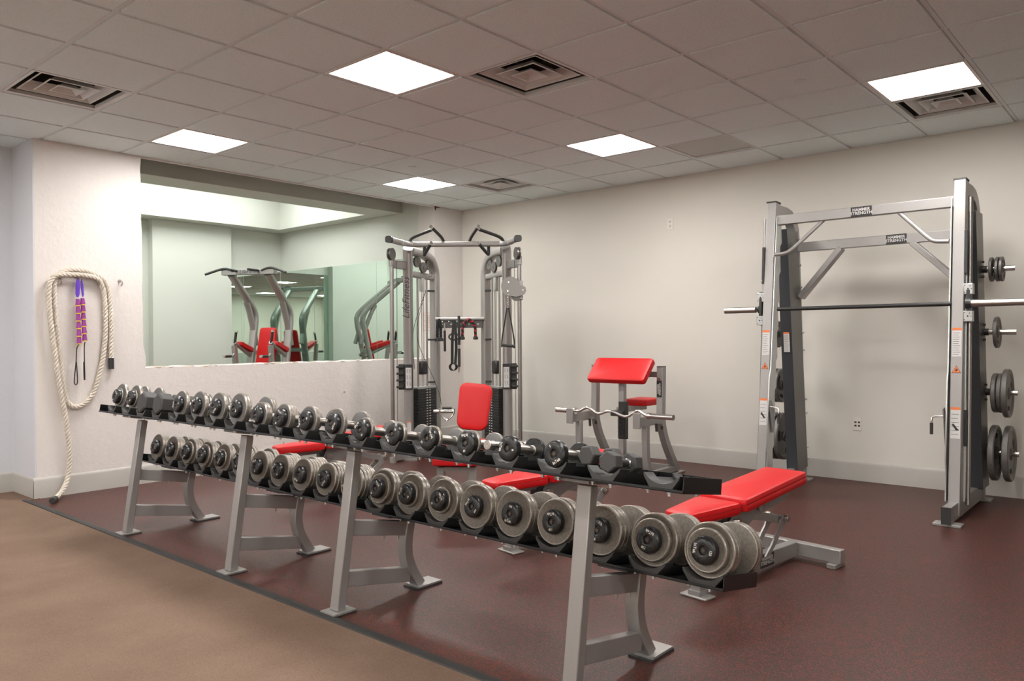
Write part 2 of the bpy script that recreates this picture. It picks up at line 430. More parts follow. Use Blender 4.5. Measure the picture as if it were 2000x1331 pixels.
# baseboards
def baseboard(name, p, q, nrm):
    p, q, nv = Vector((*p,0)), Vector((*q,0)), Vector((*nrm,0))
    prof = [(0,0),(0.014,0),(0.014,0.145),(0.011,0.158),(0.006,0.165),(0,0.168)]
    bb = B(); A = [bb.bm.verts.new(p+nv*a+Vector((0,0,z))) for a,z in prof]; C = [bb.bm.verts.new(q+nv*a+Vector((0,0,z))) for a,z in prof]
    m = len(prof)
    for i in range(m): bb.bm.faces.new((A[i],A[(i+1)%m],C[(i+1)%m],C[i]))
    bb.bm.faces.new(A); bb.bm.faces.new(C)
    struct(name, bb, 'base')
baseboard('baseboard_right', (XR,-5), (XR,YL), (-1,0))
baseboard('baseboard_left', (2.158,YL), (XR,YL), (0,-1))
baseboard('baseboard_pier', (2.172,YL-0.010), (2.172,YB), (-1,0))
baseboard('baseboard_far', (-5,YB), (2.172,YB), (0,-1))
# the room beyond the opening
XW = 6.598; YF = 10.42
struct('wall_beyond_right', B().box(XW, XW+0.1, YL+0.29, YF+0.1, 0, 3.6), 'wall_green')
struct('wall_beyond_back', B().box(2.2, XW+0.1, YF, YF+0.1, 0, 3.6), 'wall_green')
struct('wall_beyond_pilaster', B().box(4.60, 5.72, YF-0.13, YF, 0, 2.89), 'wall_green')
struct('wall_beyond_left', B().box(2.2, 2.28, YL+0.29, YF, 0, 3.6), 'wall_green')
struct('wall_beyond_front', B().box(2.2, 3.02, YL+0.29, YL+0.30, 0, 3.6), 'wall_green')
struct('floor_beyond', B().box(2.2, XW, YL+0.29, YF, -0.05, 0.0), 'carpet')
HX0, HX1, HY0, HY1, SZ = 2.5, 6.345, 8.04, 10.03, 2.89
b = B()
b.box(2.28, XW, 7.60, HY0, SZ, SZ+0.18); b.box(2.28, XW, HY1, YF, SZ, SZ+0.18)
b.box(HX1, XW, HY0, HY1, SZ, SZ+0.18); b.box(2.28, HX0, HY0, HY1, SZ, SZ+0.18)
b.box(2.28, XW, 7.60, 7.66, SZ+0.18, 3.6)
struct('ceiling_beyond_soffit', b, 'wall_green')
b = B(); b.box(2.2, XW+0.1, YL+0.29, 7.62, 3.30, 3.36)
struct('ceiling_beyond_slot', b, 'wall_green')
b = B()
b.box(HX0-.05, HX0, HY0, HY1, SZ+.18, 3.52); b.box(HX1, HX1+.05, HY0, HY1, SZ+.18, 3.52)
b.box(HX0-.05, HX1+.05, HY0-.05, HY0, SZ+.18, 3.52); b.box(HX0-.05, HX1+.05, HY1, HY1+.05, SZ+.18, 3.52)
b.box(HX0-.3, HX1+.25, HY0-.3, HY1+.3, 3.52, 3.55)
struct('ceiling_beyond_coffer', b, 'wall_green')
t = thing('coffer_light', 'large glowing white coffered ceiling light in the room beyond the opening', 'ceiling light', (4.17, 9.03, 3.45))
b = B(); b.box(-1.62, 1.9, -0.70, 0.70, 0.03, 0.06); part('housing', b, 'lamp_frame', t)
b = B(); b.box(-1.58, 1.86, -0.66, 0.66, 0.0, 0.028); part('diffuser', b, 'cove', t)
# mirror panels
def mirror_panel(label, p, q, nrm, z0, z1, grp='mirror panels on the walls of the far room'):
    p, q, nv = Vector((*p,0)), Vector((*q,0)), Vector((*nrm,0))
    b = B(); d = (q-p).normalized()*0.0025
    A = [p+d, q-d, q-d+nv*0.006, p+d+nv*0.006]
    b.hexa([a+Vector((0,0,z0)) for a in A] + [a+Vector((0,0,z1)) for a in A])
    o = part('mirror_panel', b, 'mirror'); tag(o, label, 'mirror', grp)
ys = [7.30, 8.12, 9.28, 10.412]
lab = ['tall wall mirror panel nearest the opening, behind the cable machine', 'tall wall mirror panel in the middle of the far room side wall', 'tall wall mirror panel meeting the corner of the far room, side wall']
for i in range(3): mirror_panel(lab[i], (XW,ys[i]), (XW,ys[i+1]), (-1,0), 0.15, 2.305)
mirror_panel('narrow wall mirror beside the pilaster, behind the chin up station', (5.722,YF), (5.98,YF), (0,-1), 0.15, 2.305)
mirror_panel('wall mirror on the far wall touching the corner, behind the chin up station', (5.98,YF), (6.590,YF), (0,-1), 0.15, 2.305)

# ceiling grid
holes = {}
for i in range(-10, 9):
    for q in range(-13, 6):
        if i % 4 == 2 and q % 4 == 0 and not (q <= -8 and i >= 2): holes[(i,q)] = 'lamp'
for c in ((0,3),(3,-1),(7,3),(7,-4),(-4,-1),(3,-6)): holes[c] = 'vent'
holes[(7,-1)] = 'grille'
def in_room(x0,x1,y0,y1):
    return x1 > -5 and x0 < XR and y1 > -5 and y0 < YB
b = B(); bt = B()
for i in range(-12, 9):
    for q in range(-15, 7):
        x0 = GX+i*T; x1 = x0+T; y0 = GY+q*T; y1 = y0+T
        X0, X1, Y0, Y1 = max(x0,-5), min(x1,XR), max(y0,-5), min(y1,YB)
        if X1-X0 < 0.03 or Y1-Y0 < 0.03: continue
        if X0 >= 2.17: Y1 = min(Y1, YL)
        if Y1-Y0 < 0.03: continue
        if (i,q) in holes: continue
        g = 0.0125
        a0 = X0+g if x0 > -5 else X0; a1 = X1-g if x1 < XR else X1
        c0 = Y0+g if y0 > -5 else Y0; c1 = Y1-g if y1 < YB and not (Y1 == YL) else Y1
        k = 0.006
        b.hexa([(a0+k,c0+k,CEIL-0.006),(a1-k,c0+k,CEIL-0.006),(a1-k,c1-k,CEIL-0.006),(a0+k,c1-k,CEIL-0.006),(a0,c0,CEIL+0.02),(a1,c0,CEIL+0.02),(a1,c1,CEIL+0.02),(a0,c1,CEIL+0.02)])
struct('ceiling', b, 'tile')
for i in range(-10, 10):
    x = GX+i*T
    if -5 < x < XR: bt.box(x-0.012, x+0.012, -5, (YL if x > 2.17 else YB), CEIL, CEIL+0.03)
for q in range(-13, 7):
    y = GY+q*T
    if -5 < y < YL: bt.box(-5, XR, y-0.0118, y+0.0118, CEIL+0.0004, CEIL+0.029)
    elif y < YB: bt.box(-5, 2.17, y-0.0118, y+0.0118, CEIL+0.0004, CEIL+0.029)
struct('trim_4', bt, 'tee')
b = B(); b.box(XR-0.02, XR, -5, YL, CEIL-0.001, CEIL+0.01); b.box(2.17, XR, YL-0.02, YL, CEIL-0.001, CEIL+0.01)
b.box(3.03, 6.60, YL, YL+0.02, CEIL-0.02, CEIL+0.04)
struct('trim_5', b, 'lamp_frame')
struct('ceiling_plenum', B().box(-5.1, XR+.1, -5.1, YL+0.02, CEIL+0.30, CEIL+0.34).box(-5.1, 2.18, YL, YB+.1, CEIL+.30, CEIL+.34).box(3.03,6.6,YL+.02,YL+.29,CEIL+.04,CEIL+.38), 'dark')
lamp_labels = {(2,0):'square ceiling panel light, largest and nearest, left of the big air vent', (6,0):'square ceiling panel light beside the plain brown ceiling grille',
 (2,4):'square ceiling panel light above the painted pier at left', (6,4):'square ceiling panel light nearest the back corner', (6,-4):'square ceiling panel light at right, touching an air vent'}
def make_lamp():
    t = thing('ceiling_light', 'x', 'ceiling light')
    h = T/2-0.013
    b = B()
    for a in ((-h,h,-h,-h+.02),(-h,h,h-.02,h),(-h,-h+.02,-h+.02,h-.02),(h-.02,h,-h+.02,h-.02)): b.box(a[0],a[1],a[2],a[3],-0.004,0.03)
    part('frame', b, 'lamp_frame', t)
    part('diffuser', B().box(-h+.02,h-.02,-h+.02,h-.02,0.002,0.02), 'lamp', t)
    return t
L0 = make_lamp(); first = True
def make_vent():
    t = thing('air_vent', 'x', 'air vent'); h = T/2-0.013
    b = B()
    b.mi = 0
    for a in ((-h,h,-h,-h+.02),(-h,h,h-.02,h),(-h,-h+.02,-h+.02,h-.02),(h-.02,h,-h+.02,h-.02)): b.box(a[0],a[1],a[2],a[3],-0.003,0.02)
    part('frame', b, 'vent', t)
    b = B()                                       # open box above
    H = h-0.004
    b.mi = 0
    for a in ((-H,H,-H,-H+.003),(-H,H,H-.003,H),(-H,-H+.003,-H,H),(H-.003,H,-H,H)): b.box(a[0],a[1],a[2],a[3],0.02,0.2)
    b.box(-H,H,-H,H,0.2,0.21)
    part('plenum_box', b, 'duct', t)
    b = B(); b.lathe([(0.0,0.125),(0.0,0.14),(0.07,0.14),(0.07,0.0)], (0,0,0.13), (0,0,1), 32); part('duct_collar', b, 'dark', t)
    b = B()
    for (r0, r1, z0, z1) in ((0.22,0.165,0.012,0.065),(0.145,0.10,0.006,0.05),(0.075,0.04,0.0,0.03)):
        th = 0.004
        for k in range(4):
            R = Matrix.Rotation(k*math.pi/2, 3, 'Z')
            P = [V(-r0,-r0,z0),V(r0,-r0,z0),V(r1,-r1,z1),V(-r1,-r1,z1)]
            Q = [p+V(0,0.004,th) for p in P]
            b.hexa([R@p for p in P]+[R@p for p in Q])
            P = [V(-r0-.008,-r0-.008,z0),V(r0+.008,-r0-.008,z0),V(r0,-r0,z0),V(-r0,-r0,z0)]
            b.hexa([R@p for p in P]+[R@(p+V(0,0,.004)) for p in P])
    b.box(-.04,.04,-.04,.04,0.028,0.032)
    part('louvres', b, 'vent', t)
    return t
V0 = make_vent(); usedL = usedV = False
vent_labels = {(0,3):'square louvred air vent above the left corner of the room', (3,-1):'square louvred air vent right beside the largest ceiling light', (7,3):'square louvred air vent nearest the back corner', (7,-4):'square louvred air vent touching the right ceiling light'}
for (i,q), k in holes.items():
    cx, cy = GX+(i+.5)*T, GY+(q+.5)*T
    if not (-5 < cx-T/2 and cx+T/2 < XR and -5 < cy-T/2 and cy+T/2 < YL): 
        continue
    if k == 'lamp':
        if not usedL: o = L0; usedL = True
        else: o = copy_tree(L0)
        o.location = (cx,cy,CEIL); o['label'] = lamp_labels.get((i,q), 'square ceiling panel light behind the camera side of the room'); o['group'] = 'square ceiling panel lights'
    elif k == 'vent':
        if not usedV: o = V0; usedV = True
        else: o = copy_tree(V0)
        o.location = (cx,cy,CEIL); o['label'] = vent_labels.get((i,q), 'square louvred air vent behind the camera side of the room'); o['group'] = 'square air vents'
    else:
        t = thing('ceiling_grille', 'plain brown return air panel in the ceiling near the right wall', 'vent', (cx,cy,CEIL)); h = T/2-.013
        b = B()
        for a in ((-h,h,-h,-h+.012),(-h,h,h-.012,h),(-h,-h+.012,-h+.012,h-.012),(h-.012,h,-h+.012,h-.012)): b.box(a[0],a[1],a[2],a[3],-0.003,0.02)
        part('frame', b, 'vent', t)
        b = B()
        for s_ in range(40):
            y = -h+.014+s_*(2*h-.028)/40
            b.cbox((0,y+.006,0.010),(2*h-.026,0.0025,0.014),Euler((math.radians(45),0,0)))
        b.box(-h+.01,h-.01,-h+.01,h-.01,0.02,0.024)
        part('slats', b, 'vent', t)
for (x,y,lb) in ((4.55,0.0,'x'),):
    pass

# ------------------------------------------------------------------ dumbbells
INTEK_R = 0.0335
_m = {}
def cached(key, fn):
    if key not in _m: _m[key] = fn()
    return _m[key]
def plate_mesh(r, t, kind):
    def f():
        b = B()
        b.mi = 0
        b.lathe([(0,0.0),(0,r-0.010)], seg=40)
        b.mi = 0; b.lathe([(0,r-0.010),(-0.0012,r-0.007)], seg=40)
        b.mi = 1; b.lathe([(-0.0012,r-0.007),(-0.0012,r-0.0035),(0.0015,r-0.0005),(0.004,r),(t-0.004,r),(t-0.0015,r-0.0005),(t,r-0.0035)], seg=40)
        b.mi = 0; b.lathe([(t,r-0.0035),(t,0)], seg=40)
        bmesh.ops.remove_doubles(b.bm, verts=b.bm.verts, dist=1e-6)
        return b.mesh('plate', [kind, 'rim'])
    return cached(('plate', r, t, kind), f)
def cap_mesh():
    def f():
        b = B()
        b.lathe([(0.008,0.0),(0.008,0.0125),(0.001,0.0165),(0.0,0.020),(0.0,0.0385),(0.0015,0.041),(0.005,0.0465),(0.011,0.049),(0.026,0.049),(0.028,0.047),(0.028,0.0)], seg=40)
        return b.mesh('end_cap', 'cap')
    return cached('cap', f)
def bolt_mesh():
    def f():
        b = B(); b.lathe([(0.0035,0.0),(0.0035,0.0075),(0.005,0.009),(0.009,0.009),(0.009,0)], seg=6)
        return b.mesh('bolt', 'bolt')
    return cached('bolt', f)
def handle_mesh(L):
    def f():
        b = B()
        pr = [(-0.012,0.0),(-0.012,0.020),(0.006,0.020),(0.007,0.0165),(0.018,0.0165),(0.022,0.0175)]
        n = 16
        for i in range(n+1):
            u = i/n; pr.append((0.022+u*(L-0.044), 0.0175+0.0022*math.sin(math.pi*u)))
        pr += [(L-0.022,0.0175),(L-0.018,0.0165),(L-0.007,0.0165),(L-0.006,0.020),(L+0.012,0.020),(L+0.012,0)]
        b.lathe(pr, seg=24)
        return b.mesh('handle', 'steel')
    return cached(('handle', round(L,3)), f)
def oval_mesh():
    def f():
        b = B(); pts = [(0, 0.0115*math.cos(a), 0.0075*math.sin(a)) for a in [2*math.pi*k/24 for k in range(25)]]
        b.tube([Vector(p) for p in pts], 0.0006, 5)
        return b.mesh('oval_border', 'rubber')
    return cached('oval', f)
def dumbbell(label, group, loc, tilt, plates, num, kind, roll, L=0.13, tw=0.0):
    t = thing('dumbbell', label, 'dumbbell', loc, (0, math.radians(tilt), tw), group)
    x = 0.028
    c = put('end_cap', cap_mesh(), t, loc=(0,0,0)); c.rotation_euler = (roll,0,0)
    put('bolt', bolt_mesh(), c)
    put_text('InTek', 0.0155, c, (-0.0002, 0, -INTEK_R+0.003), (0,-1,0), (0,0,1), bold=0.0003, depth=0.0005)
    if num:
        put_text(str(num), 0.0125, c, (-0.0002, 0, 0.0300), (0,-1,0), (0,0,1), name='weight_number', bold=0.0003, depth=0.0005)
        o = put('number_border', oval_mesh(), c, loc=(0,0,0.030))
    for r, th in plates:
        put('plate', plate_mesh(r, th, kind), t, loc=(x,0,0)); x += th
    put('handle', handle_mesh(L), t, loc=(x,0,0)); x += L
    for r, th in plates[::-1]:
        put('plate', plate_mesh(r, th, kind), t, loc=(x+th,0,0), rot=(0,math.pi*0,math.pi)); x += th
    c = put('end_cap', cap_mesh(), t, loc=(x+0.028,0,0)); c.rotation_euler = (0,0,math.pi)
    return t
def hex_dumbbell(label, group, loc, tilt, R, HL, L, roll=0.0, tw=0.0, end_dark=True):
    t = thing('hex_dumbbell', label, 'dumbbell', loc, (0, math.radians(tilt), tw), group)
    def hm():
        b = B(); k = 0.16*R
        b.lathe([(0,0),(0,R-k),(k*0.6,R),(HL-k*0.6,R),(HL,R-k),(HL,0)], seg=6)
        return b.mesh('head', 'hex')
    me = cached(('hex',R,HL), hm)
    rot = (roll,0,0)
    a = put('head', me, t, loc=(0,0,0), rot=rot, bev=0.003)
    c = put('head', me, t, loc=(HL+L,0,0), rot=rot, bev=0.003)
    b = B(); b.lathe([(-0.005,0),(-0.005,0.0165),(0.006,0.0165),(0.007,0.0135),(0.012,0.0135)], seg=20)
    put('collar', b.mesh('collar','chrome'), t, loc=(HL,0,0))
    b = B(); b.lathe([(-0.012,0.0135),(-0.007,0.0135),(-0.006,0.0165),(0.005,0.0165),(0.005,0)], seg=20)
    put('collar', b.mesh('collar','chrome'), t, loc=(HL+L,0,0))
    n = 12; b = B(); b.lathe([(0.010,0)]+[(0.010+(L-0.02)*i/n, 0.0135+0.003*math.sin(math.pi*i/n)) for i in range(n+1)]+[(L-0.010,0)], seg=20)
    put('grip', b.mesh('grip','rubber'), t, loc=(HL,0,0))
    return t

# ------------------------------------------------------------------ rack
UT, LT = 9.5, 10.5                              # tray tilts in degrees
U0 = (2.135, 0.787)                             # upper tray, lower camera-side corner (x, z)
L0c = (2.405, 0.417)
PITCH = 0.2203; Y0 = 1.248
def tray_frame(org, tilt):
    a = math.radians(tilt)
    ax = Vector((math.cos(a), 0, -math.sin(a))); az = Vector((math.sin(a), 0, math.cos(a)))
    return lambda u, y, w: Vector((org[0], 0, org[1])) + ax*u + az*w + Vector((0, y, 0))
FU = tray_frame(U0, UT); FL = tray_frame(L0c, LT)
def saddle_builder(Fr, y, half, dep, W):
    base = 0.053; R = (half**2+dep**2)/(2*dep); b = B()
    arc = []
    n = 14
    for i in range(n+1):
        yy = -half + 2*half*i/n
        arc.append((yy, base - dep + R - math.sqrt(max(0, R*R-yy*yy))))
    poly = [(-half-0.004, base)] + arc + [(half+0.004, base), (half+0.001,base-0.012),(half*0.60, 0.004), (-half*0.60, 0.004),(-half-0.001,base-0.012)]
    for (u0,u1) in ((0.006,0.066),(W-0.07,W-0.012)):
        b.prism(poly, lambda p,q,t: Fr(t, y+p, q), u0, u1)
    # ribbed trough between the two cradles
    arc2 = [(p, q-0.012) for p, q in arc]
    poly2 = arc2 + [(half*0.6,0.004),(-half*0.6,0.004)]
    b.prism(poly2, lambda p,q,t: Fr(t, y+p, q), 0.066, W-0.07)
    return b
def rail(parent, Fr, y0, y1, W, name, ys, half, dep):
    b = B(); Hh = 0.052
    def bx(u0,u1,ya,yb,w0,w1):
        b.hexa([Fr(u0,ya,w0),Fr(u1,ya,w0),Fr(u1,yb,w0),Fr(u0,yb,w0),Fr(u0,ya,w1),Fr(u1,ya,w1),Fr(u1,yb,w1),Fr(u0,yb,w1)])
    bx(0,W,y0,y1,0,0.0035)
    bx(0,0.0035,y0,y1,0,0.010)
    bx(W-0.0035,W,y0,y1,0,Hh)
    bx(0.0036,W-0.0036,y0,y0+0.003,0.0036,Hh); bx(0.0036,W-0.0036,y1-0.003,y1,0.0036,Hh)
    tr = part(name, b, 'black_gloss', parent)
    for y in ys:
        part('saddle', saddle_builder(Fr, y, half, dep, W), 'saddle', tr, bev=0.002)
    def bm_():
        b = B(); b.lathe([(0,0),(0,0.009),(0.006,0.009),(0.006,0.0055),(0.014,0.0055),(0.014,0)], (0,0,0), (0,0,-1), 8); return b.mesh('bolt', 'zinc')
    tilt_ = UT if Fr is FU else LT
    for y in ys:
        for (u,dy) in ((0.03,-0.02),(W-0.05,-0.02),(0.06,0.075)):
            put('bolt', cached('traybolt', bm_), tr, loc=Fr(u, y+dy, -0.0003), rot=(0,math.radians(tilt_),0))
    return tr
def rack_frame(parent, yc):
    b = B(); w = 0.062
    b.bar((2.166,yc,0.014),(2.272,yc,0.742), w, 0.044, (1,0,0))
    part('front_post', b, 'silver', parent, bev=0.004)
    b = B()
    pts = [(2.607,yc,0.395),(2.597,yc,0.33),(2.583,yc,0.27),(2.578,yc,0.215),(2.588,yc,0.155),(2.618,yc,0.09),(2.668,yc,0.016)]
    sm = []
    for i in range(len(pts)-1):
        for k in range(3):
            sm.append(Vector(pts[i]).lerp(Vector(pts[i+1]), k/3))
    sm.append(Vector(pts[-1]))
    for _ in range(3): sm = [sm[0]]+[(sm[i-1]+sm[i]*2+sm[i+1])/4 for i in range(1,len(sm)-1)]+[sm[-1]]
    b.rect(sm, 0.05, 0.06, (0,1,0)); part('curved_post', b, 'silver', parent, bev=0.003)
    b = B(); b.bar((2.235,yc,0.386),(2.585,yc,0.318), 0.042, 0.072, (0,0,1)); part('cross_member', b, 'silver', parent, bev=0.003)
    b = B(); b.bar((2.205,yc,0.152),(2.60,yc,0.082), 0.042, 0.072, (0,0,1)); part('cross_member', b, 'silver', parent, bev=0.003)
    b = B(); b.cbox((2.17,yc,0.0115),(0.125,0.105,0.008)); part('foot_plate', b, 'silver', parent)
    b = B(); b.cbox((2.17,yc,0.0035),(0.13,0.11,0.007)); part('rubber_foot', b, 'rubber', parent)
    b = B(); b.cbox((2.705,yc,0.0135),(0.155,0.105,0.008)); part('foot_plate', b, 'silver', parent)
    b = B(); b.cbox((2.70,yc,0.0045),(0.17,0.11,0.009)); part('rubber_foot', b, 'rubber', parent)
    b = B(); c = FU(0.15, yc, -0.008); b.cbox(c, (0.22,0.15,0.010), Euler((0,math.radians(UT),0)))
    part('top_bracket', b, 'silver_dark', parent)
    b = B(); c = FL(0.12, yc, -0.006); b.cbox(c, (0.20,0.13,0.009), Euler((0,math.radians(LT),0)))
    part('lower_bracket', b, 'black', parent)
    for xx, zz in ((2.44,0.312),(2.53,0.295)):
        b = B(); b.lathe([(0,0),(0,0.009),(0.006,0.009),(0.006,0.005),(0.022,0.005),(0.022,0)], (xx,yc-.008,zz), (0,0,-1), 8); part('bolt', b, 'zinc', parent)
ysU = [Y0+PITCH*k for k in range(20)]
WU, WL = 0.265, 0.272
YA, YM, YE = 1.165, 3.385, 5.62
for (ya, yb, frames, lbl) in ((YA, YM, (1.62, 2.97), 'two tier silver dumbbell rack nearest the camera, its end trays at lower right'), (YM, YE, (3.93, 5.25), 'two tier silver dumbbell rack farther away, in front of the hanging rope')):
    t = thing('dumbbell_rack', lbl, 'dumbbell rack', (0,0,0), group='dumbbell racks end to end')
    ys = [y for y in ysU if ya < y < yb]
    rail(t, FU, ya+0.001, yb-0.001, WU, 'upper_tray', ys, 0.0625, 0.031)
    rail(t, FL, ya+0.001, yb-0.001, WL, 'lower_tray', ys, 0.074, 0.030)
    for yc in frames: rack_frame(t, yc)

def seat_h(r, half, dep, base=0.053):
    R = (half**2+dep**2)/(2*dep)
    if r <= R: return base-dep+r+0.0015
    return base + math.sqrt(r*r-half*half)+0.0015
ordn = ['first','second','third','fourth','fifth','sixth','seventh','eighth','ninth','tenth','eleventh','twelfth','thirteenth','fourteenth','fifteenth','sixteenth','seventeenth','eighteenth','nineteenth','twentieth']
# upper tier: index along the tray from the camera end
p18, p20, p24 = 0.018, 0.020, 0.024
upper = {
 2: ([], 5), 3: ([], 8),
 4: ([(0.054,0.012)], 10), 5: ([(0.055,0.014)], 12), 6: ([(0.056,0.016)], 15), 7: ([(0.058,0.018)], 15),
 8: ([(0.073,0.018)], 20), 9: ([(0.073,0.022)], 20), 10: ([(0.073,0.018),(0.071,0.012)], 25),
 11: ([(0.072,0.018),(0.071,0.018)], 25), 12: ([(0.088,0.018),(0.087,0.015)], 30), 13: ([(0.086,0.020)], 30),
 14: ([(0.085,0.022)], 35), 15: ([(0.083,0.020)], 35),
 18: ([(0.057,0.012),(0.088,0.020)], 40), 19: ([(0.058,0.012),(0.089,0.020)], 40)}
rolls = [0.3,2.6,-0.6,1.7,3.0,-2.2,0.8,2.3,-1.2,1.2,-2.8,0.1,1.9,-0.9,2.8,1.4,-1.8,0.5,2.1,-2.5]
for k, (pl, num) in upper.items():
    y = ysU[k]; rmax = max([0.049]+[r for r,_ in pl])
    u = 0.012
    h = seat_h(rmax, 0.0625, 0.031)
    if not pl: h += 0.004
    p = FU(u, y, h)
    look = ('all black round dumbbell with rubber ends' if not pl else ('round dumbbell with a thin grey plate, black cap' if pl[0][0] < 0.06 and len(pl) == 1 else ('round dumbbell with large grey plate and black cap' if len(pl) == 1 else 'round dumbbell with stacked grey plates and black cap')))
    lb = look + ', upper tray, ' + ordn[k-1] + ' from the camera end'
    lb = {2:'black round dumbbell beside the two small hex dumbbells on the upper tray', 3:'black round dumbbell next to the loose chrome bar on the upper tray',
          4:'round dumbbell with black cap just left of the loose chrome bar', 19:'grey plated round dumbbell at the far left end of the upper tray', 18:'grey plated round dumbbell on the upper tray touching the big hex dumbbells'}.get(k, lb)
    dumbbell(lb, 'round dumbbells on the upper tray', p, UT, pl, num, 'iron_a', rolls[k], L=0.128)
a = FU(0.020, ysU[1]-0.004, 0.070)
hex_dumbbell('small black hex dumbbell lying in a saddle near the right end of the upper tray', 'small hex dumbbells', a, UT, 0.0385, 0.050, 0.085, roll=0.35, tw=0.03)
a = FU(0.040, ysU[1]+0.100, 0.083)
hex_dumbbell('small black hex dumbbell wedged against the nearest round dumbbell, upper tray', 'small hex dumbbells', a, UT, 0.0375, 0.050, 0.085, roll=0.9, tw=-0.03)
for k, lb in ((16,'large grey hex dumbbell on the far rack, upper tray, the right one of two'),(17,'large grey hex dumbbell on the far rack, upper tray, the left one of two')):
    hex_dumbbell(lb, 'large hex dumbbells', FU(0.0, ysU[k], 0.098), UT, 0.069, 0.085, 0.11, roll=math.pi/6, tw=0.0)
t = thing('chrome_bar_handle', 'short loose chrome bar with round end lying on the upper tray', 'handle', FU(0.015, 2.012, 0.080), (0, math.radians(UT-3), 0))
b = B(); b.lathe([(0.003,0),(0,0.004),(0,0.017),(0.002,0.019),(0.006,0.019),(0.008,0.013),(0.20,0.013),(0.20,0)], seg=28); part('bar', b, 'steel', t)
b = B(); b.lathe([(0.205,0.0),(0.205,0.018),(0.225,0.018),(0.225,0)], seg=28); part('collar', b, 'chrome', t)

lower = {
 0: ([(0.077,0.022),(0.0975,0.024),(0.0975,0.024)],125), 1: ([(0.078,0.022),(0.0975,0.024),(0.0975,0.024)],120), 2: ([(0.096,0.024),(0.0975,0.024),(0.098,0.018)],115),
 3: ([(0.092,0.020),(0.097,0.024),(0.097,0.020)],110), 4: ([(0.0975,0.024),(0.0975,0.026)],105), 5: ([(0.0965,0.024),(0.0975,0.024)],100),
 6: ([(0.060,0.012),(0.097,0.024),(0.097,0.022)],95), 7: ([(0.060,0.012),(0.096,0.024),(0.096,0.022)],90), 8: ([(0.074,0.020),(0.096,0.022),(0.096,0.022)],85),
 9: ([(0.088,0.020),(0.092,0.020),(0.092,0.020)],80), 10: ([(0.087,0.018),(0.092,0.018),(0.092,0.018),(0.092,0.018)],75), 11: ([(0.089,0.018),(0.091,0.018),(0.091,0.018),(0.091,0.018)],75),
 12: ([(0.092,0.018),(0.090,0.018),(0.090,0.018),(0.090,0.018)],70), 13: ([(0.092,0.018),(0.092,0.018),(0.092,0.018)],65), 14: ([(0.060,0.012),(0.096,0.020),(0.096,0.020)],60),
 15: ([(0.060,0.012),(0.094,0.020),(0.094,0.020)],60), 16: ([(0.073,0.016),(0.093,0.018),(0.093,0.018),(0.093,0.018)],55), 17: ([(0.074,0.016),(0.093,0.018),(0.093,0.018),(0.093,0.018)],55),
 18: ([(0.092,0.018),(0.092,0.018),(0.092,0.018)],50), 19: ([(0.091,0.018),(0.091,0.018),(0.091,0.018)],50)}
for k, (pl, num) in lower.items():
    y = ysU[k]; rmax = max(r for r,_ in pl); hd = 0.028+sum(t_ for _,t_ in pl)
    u = 0.004 - 0.0
    p = FL(u-0.010, y, seat_h(rmax, 0.074, 0.030))
    lb = 'heavy round dumbbell with brownish iron plates, lower tray, ' + ordn[k] + ' from the camera end'
    lb = {0:'largest round dumbbell with two stepped iron plates, at the right end of the lower tray', 19:'heavy round dumbbell at the far left end of the lower tray'}.get(k, lb)
    dumbbell(lb, 'heavy dumbbells on the lower tray', p, LT, pl, num, 'iron_b', rolls[(k*7+3)%20], L=0.135)

# ------------------------------------------------------------------ stickers helper
def sticker(parent, c, xd, yd, w, h, header=True, lines=12, name='warning_sticker', text='WARNING'):
    xd = Vector(xd).normalized(); yd = Vector(yd).normalized(); n = xd.cross(yd); c = Vector(c)
    b = B()
    def q(x0,x1,y0,y1,l,mi):
        b.mi = mi
        P = [c+xd*x0+yd*y0+n*l, c+xd*x1+yd*y0+n*l, c+xd*x1+yd*y1+n*l, c+xd*x0+yd*y1+n*l]
        b.hexa([p-n*0.0006 for p in P]+P)
    q(-w/2,w/2,-h/2,h/2,0.0008,0)
    top = h/2
    if header:
        q(-w/2,w/2,h/2-h*0.085,h/2,0.0016,1); top = h/2-h*0.1
    r = random.Random(int(h*10000))
    for i in range(lines):
        y = top - (i+1)*(top+h/2)/(lines+1)
        q(-w*0.42, w*(0.42-0.25*r.random()), y-h*0.006, y+h*0.006, 0.0016, 2)
    s_ = part(name, b, ['sticker','orange','ink'], parent)
    return s_
def name_plate(parent, c, xd, yd, w, h, txt, size, name='name_plate'):
    xd = Vector(xd).normalized(); yd = Vector(yd).normalized(); n = xd.cross(yd); c = Vector(c)
    b = B(); P = [c-xd*w/2-yd*h/2, c+xd*w/2-yd*h/2, c+xd*w/2+yd*h/2, c-xd*w/2+yd*h/2]
    b.hexa([p for p in P]+[p+n*0.003 for p in P])
    o = part(name, b, 'black', parent)
    put_text(txt, size, o, c+n*0.0036, xd, yd, bold=0.0007, depth=0.0005, matn='sticker_grey')
    return o
def bolt_at(b, p, d, r=0.011, l=0.012):
    p = Vector(p); d = Vector(d).normalized()
    b.lathe([(0,0),(0,r*1.3),(0.002,r*1.3),(0.002,r),(l,r),(l,r*0.6),(l,0)], p, d, 6 if r < 0.013 else 16)

